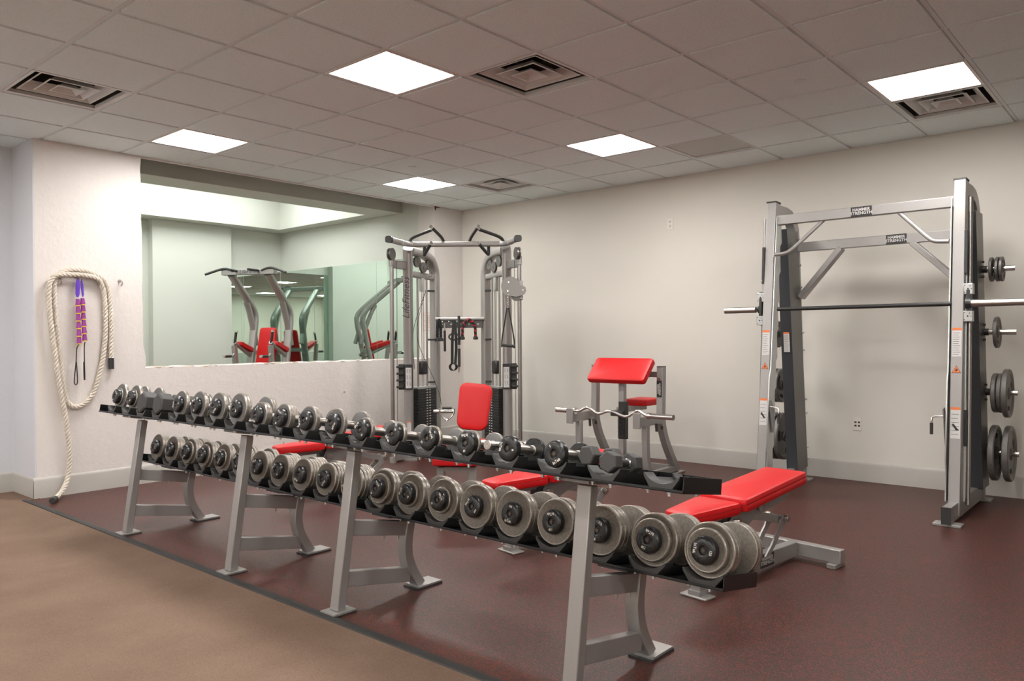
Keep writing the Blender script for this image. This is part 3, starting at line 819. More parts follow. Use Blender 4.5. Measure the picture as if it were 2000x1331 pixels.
# ------------------------------------------------------------------ smith machine
YR, YLf = 1.19, 2.555
smith = thing('smith_machine', 'tall silver barbell machine with upright guide rods against the right wall', 'smith machine', (6.4, 1.87, 0))
SM = Matrix.Translation((-6.4,-1.87,0))
def sp(name, b, mats, parent=smith, **k):
    b.xf(SM); return part(name, b, mats, parent, **k)
SMV = Vector((-6.4,-1.87,0))
def xf_(z): return 5.935 + 0.262*z/2.36          # front face of the leaning front posts
for side, (yc, s_) in enumerate(((YR,-1),(YLf,1))):
    lw = 0.076; dp = 0.10
    b = B(); b.bar((xf_(0.03)+dp/2, yc, 0.03), (xf_(2.365)+dp/2, yc, 2.365), lw, dp, (1,0,0))
    sp('front_post', b, 'silver', bev=0.005)
    b = B(); b.bar((xf_(2.365)+dp/2, yc, 2.365), (xf_(2.37)+dp/2, yc, 2.377), lw+0.004, dp+0.004, (1,0,0)); sp('post_cap', b, 'rubber')
    # rear post with the curved shoulder
    pts = [(6.24,yc,2.31),(6.44,yc,2.31),(6.54,yc,2.295),(6.61,yc,2.255),(6.655,yc,2.19),(6.675,yc,2.10),(6.77,yc,0.6),(6.81,yc,0.02)]
    b = B(); b.rect([Vector(p) for p in pts], 0.09, 0.074, (0,1,0)); sp('rear_post', b, 'silver', bev=0.004)
    # counterweight cover
    b = B()
    def bx(p0, p1, w0, w1):
        pass
    xa0, xa1, xb0, xb1 = 6.40, 6.64, 6.60, 6.84
    z0, z1 = 0.12, 2.17
    yo0, yo1 = (yc-0.062, yc+0.03) if s_ < 0 else (yc-0.05, yc+0.045)
    b.mi = 1
    b.hexa([(xb0,yo0,z0),(xb1,yo0,z0),(xb1,yo1,z0),(xb0,yo1,z0),(xa0,yo0,z1),(xa1,yo0,z1),(xa1,yo1,z1),(xa0,yo1,z1)])
    b.bm.faces.ensure_lookup_table()
    for f in b.bm.faces:
        if f.calc_center_median().x < (xa0+xb0)/2+0.02 and abs(f.normal.x) > 0 : pass
    b.bm.normal_update()
    bmesh.ops.recalc_face_normals(b.bm, faces=b.bm.faces)
    for f in b.bm.faces: f.material_index = 0 if f.normal.x < -0.5 else 1
    sp('counterweight_cover', b, ['cover','cover_side'], bev=0.003)
    # base beam, stub and feet
    b = B(); b.bar((5.72,yc,0.075),(6.82,yc,0.075), 0.055, 0.11, (0,0,1)); sp('base_beam', b, 'silver', bev=0.004)
    b = B(); b.bar((5.712,yc,0.075),(5.72,yc,0.075), 0.058, 0.113, (0,0,1)); sp('beam_cap', b, 'rubber')
    for xx in (5.78, 6.83):
        b = B(); b.cbox((xx,yc,0.009),(0.10,0.17,0.018)); sp('foot_plate', b, 'silver', bev=0.003)
    # guide rod outside the post
    yo = yc + s_*0.062
    b = B(); b.cyl((6.07,yo,0.10),(6.225,yo,2.235),0.0145,16)
    b.cyl((6.218,yo,2.13),(6.226,yo,2.24),0.0175,16); sp('guide_rod', b, 'brushed')
    b = B(); b.bar((6.055,yc+s_*0.042,0.12),(6.20,yc+s_*0.042,1.95),0.010,0.012,(1,0,0)); sp('cover_strip', b, 'zinc')
    b = B(); b.bar((6.13,yc+s_*0.046,1.70),(6.15,yc+s_*0.046,2.0),0.018,0.02,(1,0,0)); b.bar((6.08,yc+s_*0.046,0.5),(6.10,yc+s_*0.046,0.75),0.018,0.02,(1,0,0)); sp('bump_stop', b, 'black')
    # carriage blocks
    b = B(); b.bar((6.135,yo,1.36),(6.155,yo,1.63),0.022,0.075,(1,0,0)); b.cyl((6.145,yo,1.49),(6.145,yo+s_*0.03,1.49),0.03,20)
    sp('carriage', b, 'black')
    for zz in (1.40, 1.59):
        b = B(); b.cbox((6.125+0.1*(zz-1.4),yo-s_*0.002,zz),(0.06,0.062,0.075)); 
        cb = sp('bearing_block', b, 'zinc', bev=0.003)
        b = B()
        for (dy,dz) in ((0,0),(-.02,.0),(.02,.024),(.02,-.024),(-.012,.02)): b.cyl((6.094+0.1*(zz-1.4),yo+dy,zz+dz),(6.0935+0.1*(zz-1.4)-.001,yo+dy,zz+dz),0.0035 if dy else 0.006,8)
        b.xf(SM); part('screws', b, 'ink', cb)
    # toothed catch plate inside the post
    yi = yc - s_*0.05
    n = 160; poly = []
    xx0 = lambda z: xf_(z)+0.02
    edge = []
    for i in range(n+1):
        z = 0.13 + (2.24-0.13)*i/n
        ph = ((z-0.13) % 0.235)/0.235
        tooth = 0.035*(1-ph)**1.5 if ph > 0.12 else 0.035*ph/0.12*0.9
        edge.append((xf_(z)+0.085+tooth, z))
    poly = [(xf_(0.13)-0.012,0.13)] + edge + [(xf_(2.24)+0.0,2.24),(xf_(1.0)-0.005,1.02),(xf_(0.95)-0.03,0.94),(xf_(0.4)-0.034,0.40),(xf_(0.35)-0.012,0.34)]
    b = B(); b.prism(poly, lambda p,q,t: (p,t,q), yi-0.004, yi+0.004); sp('catch_plate', b, 'zinc')
    # safety catch with crank handle
    zc = 0.62
    b = B(); b.prism([(5.97,zc+.14),(6.0,zc+.15),(6.06,zc+.06),(6.075,zc-.05),(6.05,zc-.12),(6.03,zc-.12),(6.0,zc+0.0)], lambda p,q,t:(p,t,q), yi-s_*0.012, yi-s_*0.020)
    sc = sp('safety_catch', b, 'silver_dark')
    b = B(); b.tube([V(5.985,yi-s_*.02,zc+.09),V(5.98,yi-s_*.075,zc+.085),V(5.975,yi-s_*.088,zc+.075),V(5.975,yi-s_*.09,zc+.03)],0.006,8)
    b.xf(SM); part('crank', b, 'chrome', sc)
    b = B(); b.cyl((5.975,yi-s_*.09,zc+.04),(5.972,yi-s_*.09,zc-.04),0.011,12); b.xf(SM); part('crank_grip', b, 'rubber', sc)
    # stickers on the front face
    def fp(z, dy=0): return Vector((xf_(z)-0.0005, yc+dy, z))+SMV
    fd = Vector((0.262/2.36,0,1)).normalized()
    sticker(smith, fp(1.22,-0.0), (0,-1,0), fd, 0.058, 0.20, lines=11)
    tr = B(); c = fp(1.03); xd = V(0,-1,0); nn = xd.cross(fd)
    def tri(h, l, mi):
        tr.mi = mi
        P = [c+xd*(-h)+fd*(-h*.8)+nn*l, c+xd*h+fd*(-h*.8)+nn*l, c+fd*h*1.0+nn*l]
        Q = [p-nn*0.0008 for p in P]
        vs_ = [tr.bm.verts.new(p) for p in P]+[tr.bm.verts.new(p) for p in Q]
        for f in ((0,1,2),(5,4,3),(0,3,4,1),(1,4,5,2),(2,5,3,0)):
            ff = tr.bm.faces.new([vs_[k] for k in f]); ff.material_index = mi
    tri(0.030,0.0008,0); tri(0.025,0.0016,1)
    tr.mi = 0
    tr.bar(c+xd*-.010+fd*-.010+nn*.002, c+xd*.010+fd*.0+nn*.002, 0.001, 0.006, fd); tr.bar(c+xd*.002+fd*-.012+nn*.002, c+xd*-.002+fd*.008+nn*.002, 0.001, 0.006, xd)
    part('pinch_hazard_sign', tr, ['ink','orange'], smith)
    s2 = sticker(smith, fp(0.665), (0,-1,0), fd, 0.060, 0.215, lines=6)
    b = B(); p = fp(0.635); b.bar(p+V(-.002,.016,.022), p+V(-.002,-.012,-.020), 0.002, 0.014, (0,.6,.6)); b.cyl(p+V(-.0015,-.013,-.022), p+V(-.003,-.013,-.022), .011, 14); part('catch_drawing', b, 'ink', s2)
    # storage horns on the rear post
    for zz in (1.755, 1.29, 0.84, 0.385):
        x = 6.80 - (zz-0.02)*0.095
        yb = yc + s_*0.062
        b = B(); b.cyl((x,yb,zz),(x,yb+s_*0.030,zz),0.026,16); hp = sp('horn_base', b, 'black')
        b = B(); b.cyl((x,yb+s_*0.03,zz),(x,yb+s_*0.205,zz),0.0225 if zz > 1 or zz < .5 else 0.021,20); sp('storage_horn', b, 'chrome')
        for dz in (-0.055, 0.055):
            b = B(); bolt_at(b, (x-0.02,yb,zz+dz), (0,s_,0), 0.009, 0.014)
            b.xf(SM); part('bolt', b, 'black', hp)
    if s_ > 0:
        sticker(smith, Vector((6.485,2.548,1.22))+SMV, (0,-1,0), (-0.2/2.05,0,1), 0.05, 0.17, lines=16)
for zz in (2.10,1.88,1.69,1.60,1.30,1.15,0.72,0.60,0.30,0.20):
    b = B(); bolt_at(b, (6.845-(zz)*0.095, YLf-0.052, zz), (0.2,-1,0), 0.010, 0.014)
    sp('cover_bolt', b, 'zinc')
b = B(); b.bar((6.225,YR+.035,2.218),(6.225,YLf-.035,2.218),0.06,0.076,(0,0,1)); xb = sp('top_crossbar', b, 'silver', bev=0.004)
name_plate(xb, Vector((6.1935,1.852,2.218))+SMV, (0,-1,0), (0,0,1), 0.152, 0.073, 'HAMMER\nSTRENGTH', 0.0315)
b = B(); b.bar((6.66,YR+.03,2.035),(6.66,YLf-.03,2.035),0.05,0.078,(0,0,1)); rb = sp('rear_crossbar', b, 'silver', bev=0.004)
name_plate(rb, Vector((6.6335,1.72,2.037))+SMV, (0,-1,0), (0,0,1), 0.152, 0.073, 'HAMMER\nSTRENGTH', 0.0315)
b = B(); b.bar((6.66,2.49,1.60),(6.66,2.15,2.0),0.045,0.092,(1,0,0)); sp('diagonal_brace', b, 'silver', bev=0.004)
b = B(); b.bar((6.66,1.24,1.63),(6.66,1.61,2.0),0.045,0.092,(1,0,0)); sp('diagonal_brace', b, 'silver', bev=0.004)
def smooth(pts, n=4, it=4):
    sm = []
    pts = [Vector(p) for p in pts]
    for i in range(len(pts)-1):
        for k in range(n): sm.append(pts[i].lerp(pts[i+1], k/n))
    sm.append(pts[-1])
    for _ in range(it): sm = [sm[0]]+[(sm[i-1]+sm[i]*2+sm[i+1])/4 for i in range(1,len(sm)-1)]+[sm[-1]]
    return sm
b = B(); b.tube(smooth([(6.12,2.50,1.93),(6.125,2.41,1.935),(6.14,2.36,1.965),(6.225,2.14,2.19)],4,2),0.0155,12); sp('chin_up_grip', b, 'silver')
b = B(); b.tube(smooth([(6.12,1.245,1.93),(6.125,1.335,1.935),(6.14,1.38,1.965),(6.225,1.60,2.19)],4,2),0.0155,12); sp('chin_up_grip', b, 'silver')
# the barbell rides on the carriages
t = thing('smith_barbell', 'long steel barbell carried between the two posts of the guided barbell machine', 'barbell', (6.10,1.87,1.488))
b = B(); b.cyl((0,-0.64,0),(0,0.60,0),0.0155,20); part('shaft', b, 'black', t)
b = B(); b.cyl((0,-0.76,0),(0,-1.10,0),0.025,24); part('sleeve', b, 'steel', t)
b = B(); b.cyl((0,0.78,0),(0,1.05,0),0.025,24); part('sleeve', b, 'steel', t)
b = B(); b.cyl((0,-0.765,0),(0,-0.73,0),0.034,24); part('collar', b, 'black', t)
# weight plates on the horns
def wplate(label, x, y, z, r, th, grp):
    def f():
        b = B(); hub = 0.026
        n = 40
        holes_ = r > 0.085
        b.mi = 0
        b.lathe([(-th*0.42,hub),(-th*0.5,hub+0.003),(-th*0.5,hub+0.016),(-th*0.22,hub+0.022),(-th*0.18,r*0.80),(-th*0.42,r*0.86),(-th*0.5,r*0.90),(-th*0.5,r*0.965),(-th*0.34,r),(th*0.34,r),(th*0.5,r*0.965),(th*0.5,r*0.90),(th*0.42,r*0.86),(th*0.18,r*0.80),(th*0.22,hub+0.022),(th*0.5,hub+0.016),(th*0.5,hub+0.003),(th*0.42,hub),(-th*0.42,hub)], seg=n, axis=(0,1,0))
        b.mi = 1
        for k in range(3):                         # grip slots
            a0 = k*2*math.pi/3+0.5
            for sgn in (-1,1):
                pts = []
                for j in range(9):
                    a = a0-0.33+0.66*j/8
                    pts.append(V(r*0.63*math.cos(a), sgn*th*0.20, r*0.63*math.sin(a)))
                b.rect(pts, 0.0025, r*0.17, (0,1,0)) if False else b.sweep(pts, [(-r*.085,-.0012),(r*.085,-.0012),(r*.085,.0012),(-r*.085,.0012)], (0,1,0))
        return b.mesh('weight_plate', ['iron_plate','dark'])
    o = put('weight_plate', cached(('wp',r,th), f), loc=(x,y,z), rot=(0,random.uniform(0,2),0), bev=0.0)
    return tag(o, label, 'weight plate', grp)
def hx(z): return 6.80-(z-0.02)*0.095
gr = 'weight plates on the right post'
z = 1.755
def hang(z, r): return z - (0.026-0.0225) - 0.0
wplate('small iron plate on the top right storage peg, innermost of three', hx(z), 1.070, z-.003, 0.091, 0.020, gr)
wplate('small iron plate on the top right storage peg, middle of three', hx(z), 1.032, z-.003, 0.091, 0.020, gr)
wplate('small iron plate on the top right storage peg, outermost of three', hx(z), 1.006, z-.003, 0.091, 0.020, gr)
wplate('single medium iron plate on the second storage peg of the right post', hx(1.29), 1.045, 1.287, 0.116, 0.026, gr)
z = 0.84
wplate('iron plate on the third peg of the right post, innermost of three', hx(z), 1.062, z-.005, 0.147, 0.032, gr)
wplate('iron plate on the third peg of the right post, middle of three', hx(z), 1.027, z-.005, 0.147, 0.030, gr)
wplate('large iron plate on the third peg of the right post, outermost', hx(z), 0.988, z-.005, 0.180, 0.040, gr)
z = 0.385
wplate('largest iron plate on the lowest peg of the right post, inner one', hx(z), 1.075, z-.003, 0.208, 0.044, gr)
wplate('largest iron plate on the lowest peg of the right post, outer one', hx(z), 0.985, z-.003, 0.208, 0.044, gr)
gr = 'weight plates on the left post'
wplate('iron plate on the second peg of the left post, half hidden by the cover', hx(1.29), 2.70, 1.287, 0.116, 0.026, gr)
wplate('iron plate on the third peg of the left post, outer one', hx(.84), 2.735, .835, 0.150, 0.034, gr)
wplate('iron plate on the third peg of the left post, inner one', hx(.84), 2.69, .835, 0.150, 0.034, gr)
wplate('large iron plate on the lowest peg of the left post, outer one', hx(.385), 2.75, .382, 0.208, 0.044, gr)
wplate('large iron plate on the lowest peg of the left post, inner one', hx(.385), 2.69, .382, 0.208, 0.044, gr)

# ------------------------------------------------------------------ padded shapes
def pad_mesh(outline, th, name='pad', rr=0.018, crown=0.004):
    """outline: list of (x,y) counter clockwise; z from 0 (bottom) to th (top), soft edges"""
    n = len(outline); cx = sum(p[0] for p in outline)/n; cy = sum(p[1] for p in outline)/n
    def inset(d):
        out = []
        for x, y in outline:
            l = math.hypot(x-cx, y-cy); k = (l-d)/l
            out.append((cx+(x-cx)*k, cy+(y-cy)*k))
        return out
    b = B(); rings = []
    prof = [(rr*0.55,0.0),(rr*0.1,rr*0.35),(0,rr),(0,th*0.52),(0.0018,th*0.545),(0,th*0.57),(0,th-rr),(rr*0.3,th-rr*0.3),(rr,th-0.001),(rr*1.8,th),(rr*3.2,th+crown)]
    for d, z in prof: rings.append([b.bm.verts.new((x,y,z)) for x,y in inset(d)])
    for i in range(len(rings)-1):
        for j in range(n):
            f = b.bm.faces.new((rings[i][j],rings[i][(j+1)%n],rings[i+1][(j+1)%n],rings[i+1][j]))
            f.material_index = 1 if i in (3,4) else 0
    b.bm.faces.new(rings[0][::-1]); b.bm.faces.new(rings[-1])
    return b.mesh(name, ['red','red_seam'])
def rounded(poly, r=0.02, k=6):
    out = []; n = len(poly)
    for i in range(n):
        p0, p1, p2 = Vector(poly[i-1]), Vector(poly[i]), Vector(poly[(i+1)%n])
        a = (p0-p1).normalized(); c = (p2-p1).normalized()
        s0 = p1+a*r; s2 = p1+c*r
        for j in range(k+1):
            u = j/k
            out.append(tuple(s0*(1-u)**2+p1*2*u*(1-u)+s2*u*u))
    return out

def adjustable_bench(label, loc, rz, seat_only=False):
    t = thing('adjustable_bench', label, 'weight bench', loc, (0,0,rz), 'red adjustable benches')
    sp_ = rounded([(-0.17,-0.075),(0.20,-0.13),(0.20,0.13),(-0.17,0.075)], 0.03)
    put('seat', pad_mesh(sp_, 0.060), t, loc=(0,0,0.385), rot=(0,math.radians(-2),0))
    bp_ = rounded([(0,-0.14),(0.66,-0.125),(0.66,0.125),(0,0.14)], 0.03)
    put('back_pad', pad_mesh(bp_, 0.068, rr=0.02), t, loc=(0.215,0,0.395), rot=(0,math.radians(-5.5),0))
    # side plates under the back pad
    for s_ in (-1,1):
        b = B()
        poly = [(0.20,0.30),(0.235,0.37),(0.24,0.394),(0.79,0.448),(0.80,0.40),(0.76,0.375),(0.45,0.33),(0.36,0.29),(0.32,0.22),(0.30,0.12),(0.22,0.12),(0.23,0.22)]
        b.prism(poly, lambda p,q,tt: (p,tt,q), s_*0.05-0.004, s_*0.05+0.004)
        part('side_plate', b, 'silver_dark', t)
    b = B(); b.bar((-0.12,0,0.362),(0.20,0,0.372),0.05,0.04,(0,0,1)); part('seat_bracket', b, 'silver_dark', t)
    b = B(); b.cyl((0.24,-0.085,0.335),(0.24,0.085,0.335),0.014,16); b.cyl((0.24,-0.095,0.335),(0.24,-0.083,0.335),0.02,16)
    part('pivot_pin', b, 'steel', t)
    b = B(); b.cyl((0.47,-0.07,0.375),(0.47,0.07,0.375),0.017,16); part('pivot_pin', b, 'steel', t)
    b = B(); b.cyl((0.17,-0.075,0.30),(0.17,0.075,0.30),0.018,16); part('pivot_pin', b, 'steel', t)
    b = B(); b.cbox((0.21,0,0.33),(0.05,0.07,0.06)); part('latch', b, 'black', t, bev=0.006)
    # adjustment arm
    b = B(); b.bar((0.44,0,0.335),(0.745,0,0.262),0.062,0.045,(0,0,1)); part('adjustment_arm', b, 'silver', t, bev=0.003)
    for s_ in (-1,1):
        b = B(); b.prism([(0.555,0.095),(0.60,0.095),(0.66,0.14),(0.70,0.18),(0.77,0.235),(0.79,0.275),(0.755,0.29),(0.72,0.27),(0.70,0.225),(0.66,0.19),(0.62,0.145)], lambda p,q,tt:(p,tt,q), s_*0.042-0.005, s_*0.042+0.005)
        part('arm_bracket', b, 'silver', t)
    b = B(); b.cyl((0.765,-0.07,0.268),(0.765,0.07,0.268),0.011,12)
    for s_ in (-1,1): b.cyl((0.765,s_*0.05,0.268),(0.765,s_*0.064,0.268),0.02,16)
    part('hinge_pin', b, 'steel', t)
    # base
    b = B(); b.bar((-0.02,0,0.070),(0.93,0,0.062),0.055,0.080,(0,0,1)); mb = part('base_beam', b, 'silver', t, bev=0.004)
    name_plate(mb, (0.60,-0.0285,0.066), (1,0,0), (0,0,1), 0.135, 0.068, 'HAMMER\nSTRENGTH', 0.028)
    b = B(); b.bar((0.96,-0.275,0.062),(0.96,0.275,0.062),0.055,0.075,(0,0,1)); part('cross_foot', b, 'silver', t, bev=0.004)
    b = B(); b.cbox((0,0,0.020),(0.07,0.065,0.028)); part('front_stub', b, 'silver', t)
    b = B(); b.cbox((0,0,0.006),(0.085,0.15,0.012)); part('foot_plate', b, 'silver', t, bev=0.004)
    for s_ in (-1,1):
        b = B(); b.cbox((0.96,s_*0.235,0.0125),(0.12,0.05,0.025)); part('foot_plate', b, 'silver', t, bev=0.003)
    return t
adjustable_bench('red padded adjustable bench nearest the camera, partly behind the rack end', (3.44,1.80,0), math.radians(-7))
adjustable_bench('red padded adjustable bench in the middle, half hidden behind the upper tray', (3.46,3.03,0), math.radians(-9))
adjustable_bench('red padded adjustable bench farthest away, near the cable machine', (3.50,5.33,0), math.radians(-12))

# bench with the raised short pad
t = thing('upright_bench', 'red bench with short back pad tilted upright, in front of the cable machine', 'weight bench', (3.70,3.74,0), (0,0,math.radians(38)), 'red adjustable benches')
put('long_pad', pad_mesh(rounded([(0,-0.16),(0.98,-0.14),(0.98,0.14),(0,0.16)],0.035), 0.065), t, loc=(0,0,0.402))
bp = put('back_pad', pad_mesh(rounded([(0,-0.125),(0.385,-0.140),(0.385,0.140),(0,0.125)],0.075,8), 0.065, rr=0.024), t, loc=(1.10,0,0.515))
bp.rotation_euler = (Matrix.Rotation(math.radians(-78),3,'Y') @ Matrix.Rotation(math.radians(-6),3,'Z')).to_euler()
b = B()
for s_ in (-1,1): b.bar((0.10,s_*0.11,0.0),(0.10,s_*0.11,0.385),0.05,0.06,(1,0,0))
part('front_leg', b, 'silver', t, bev=0.003)
b = B(); b.bar((0.10,-0.09,0.37),(0.10,0.09,0.37),0.05,0.03,(0,0,1)); b.bar((0.10,0,0.375),(1.05,0,0.375),0.05,0.05,(0,0,1)); part('pad_beam', b, 'silver', t)
b = B(); b.bar((1.05,0,0.36),(1.13,0,0.62),0.06,0.035,(1,0,0)); b.bar((1.02,0,0.40),(1.0,0,0.02),0.06,0.06,(1,0,0)); part('rear_support', b, 'silver', t, bev=0.003)
b = B(); b.cbox((1.0,0,0.02),(0.08,0.5,0.04)); part('cross_foot', b, 'silver', t, bev=0.003)

# ------------------------------------------------------------------ preacher curl bench
pc = thing('preacher_curl_bench', 'silver arm curl bench with slanted red arm pad standing by the right wall', 'curl bench', (6.1,3.95,0))
PV = Vector((-6.1,-3.95,0)); PM = Matrix.Translation(PV)
def pp(name, b, mats, parent=pc, **k):
    b.xf(PM); return part(name, b, mats, parent, **k)
a = math.radians(47)
me = pad_mesh(rounded([(0,-0.31),(0.27,-0.31),(0.27,0.31),(0,0.31)],0.03), 0.06, rr=0.018)
o = put('arm_pad', me, pc, loc=Vector((5.955,3.92,0.845))+PV, rot=(0,-a,0))
for yc in (4.30, 3.58):
    b = B(); b.rect(smooth([(6.18,yc,1.0),(6.17,yc,0.70),(6.16,yc,0.50),(6.22,yc,0.34),(6.33,yc,0.17),(6.44,yc,0.03)],4,2),0.062,0.062,(0,1,0)); pp('rear_post', b, 'silver', bev=0.004)
    b = B(); b.bar((6.178,yc,1.0),(6.178,yc,1.006),0.062,0.062,(1,0,0)); pp('post_cap', b, 'rubber')
    b = B(); b.bar((5.76,yc,0.53),(6.16,yc,0.53),0.05,0.085,(0,0,1)); pp('bar_support', b, 'silver', bev=0.003)
    b = B(); b.prism([(5.745,0.475),(5.745,0.615),(5.762,0.615),(5.762,0.475)], lambda p,q,tt:(p,tt,q), yc-0.036, yc+0.036); pp('bar_stop', b, 'silver', bev=0.003)
    b = B(); b.rect(smooth([(5.90,yc,0.49),(5.90,yc,0.25),(5.92,yc,0.12),(5.96,yc,0.03)],3,2),0.05,0.055,(0,1,0)); pp('front_post', b, 'silver', bev=0.003)
    b = B(); b.cbox((6.46,yc,0.008),(0.16,0.08,0.016)); b.cbox((5.96,yc,0.008),(0.09,0.08,0.016)); pp('foot_plate', b, 'silver', bev=0.003)
    b = B(); b.bar((5.96,yc,0.05),(6.43,yc,0.05),0.05,0.05,(0,0,1)); pp('base_beam', b, 'silver', bev=0.003)
    b = B(); b.tube([(6.02,yc-.035,0.50),(6.02,yc-.04,0.43)],0.012,10); b.tube([(6.12,yc-.035,0.47),(6.12,yc-.036,0.44)],0.012,10); pp('bar_hook', b, 'black')
b = B(); b.bar((6.17,3.60,0.93),(6.17,4.28,0.93),0.04,0.05,(0,0,1)); pp('pad_crossbar', b, 'silver')
b = B(); b.bar((6.09,3.94,0.92),(6.05,3.92,0.04),0.055,0.055,(1,0,0)); pp('center_post', b, 'silver', bev=0.003)
b = B(); b.bar((6.02,3.885,0.68),(5.995,3.875,0.34),0.075,0.05,(1,0,0))
for i in range(17): b.bar((5.965,3.845,0.56-.0125*i),(5.965,3.910,0.56-.0125*i),0.014,0.006,(0,0,1))
pp('adjustment_track', b, 'black', bev=0.0)
b = B(); b.cbox((5.98,3.915,0.575),(0.09,0.12,0.05)); pp('adjustment_carriage', b, 'black', bev=0.006)
b = B(); b.bar((6.02,3.94,0.60),(6.48,3.94,0.60),0.045,0.05,(0,0,1)); b.bar((6.35,3.60,0.06),(6.35,4.28,0.06),0.05,0.05,(0,0,1)); pp('seat_arm', b, 'silver')
put('seat', pad_mesh(rounded([(0,-0.11),(0.32,-0.13),(0.32,0.15),(0,0.13)],0.04), 0.06), pc, loc=Vector((6.24,3.905,0.625))+PV)
rp = None
name_plate(pc, Vector((6.138,3.58,0.80))+PV, (0,0,1), (0,1,0), 0.15, 0.050, 'HAMMER\nSTRENGTH', 0.022)
b = B(); b.cyl((6.147,3.585,0.885),(6.143,3.585,0.885),0.017,16); pp('bolt', b, 'steel')
# curl bar
t = thing('curl_bar', 'cambered chrome curl bar resting across the arm curl bench supports', 'curl bar', (5.785,3.87,0.592))
pts = [(0,0.39,0.0),(0,0.34,0.0),(0,0.27,0.038),(0,0.235,0.038),(0,0.13,-0.020),(0,0.04,0.018),(0,-0.02,0.018),(0,-0.14,-0.022),(0,-0.185,-0.018),(0,-0.27,0.038),(0,-0.30,0.036),(0,-0.36,0.0),(0,-0.41,0.0)]
b = B(); b.tube(smooth(pts,4,2),0.013,14); part('shaft', b, 'chrome', t)
b = B(); b.cyl((0,0.39,0),(0,0.61,0),0.024,24); b.cyl((0,0.385,0),(0,0.41,0),0.030,24); part('sleeve', b, 'chrome', t)
b = B(); b.cyl((0,-0.40,0),(0,-0.63,0),0.024,24); b.cyl((0,-0.385,0),(0,-0.41,0),0.030,24); part('sleeve', b, 'chrome', t)

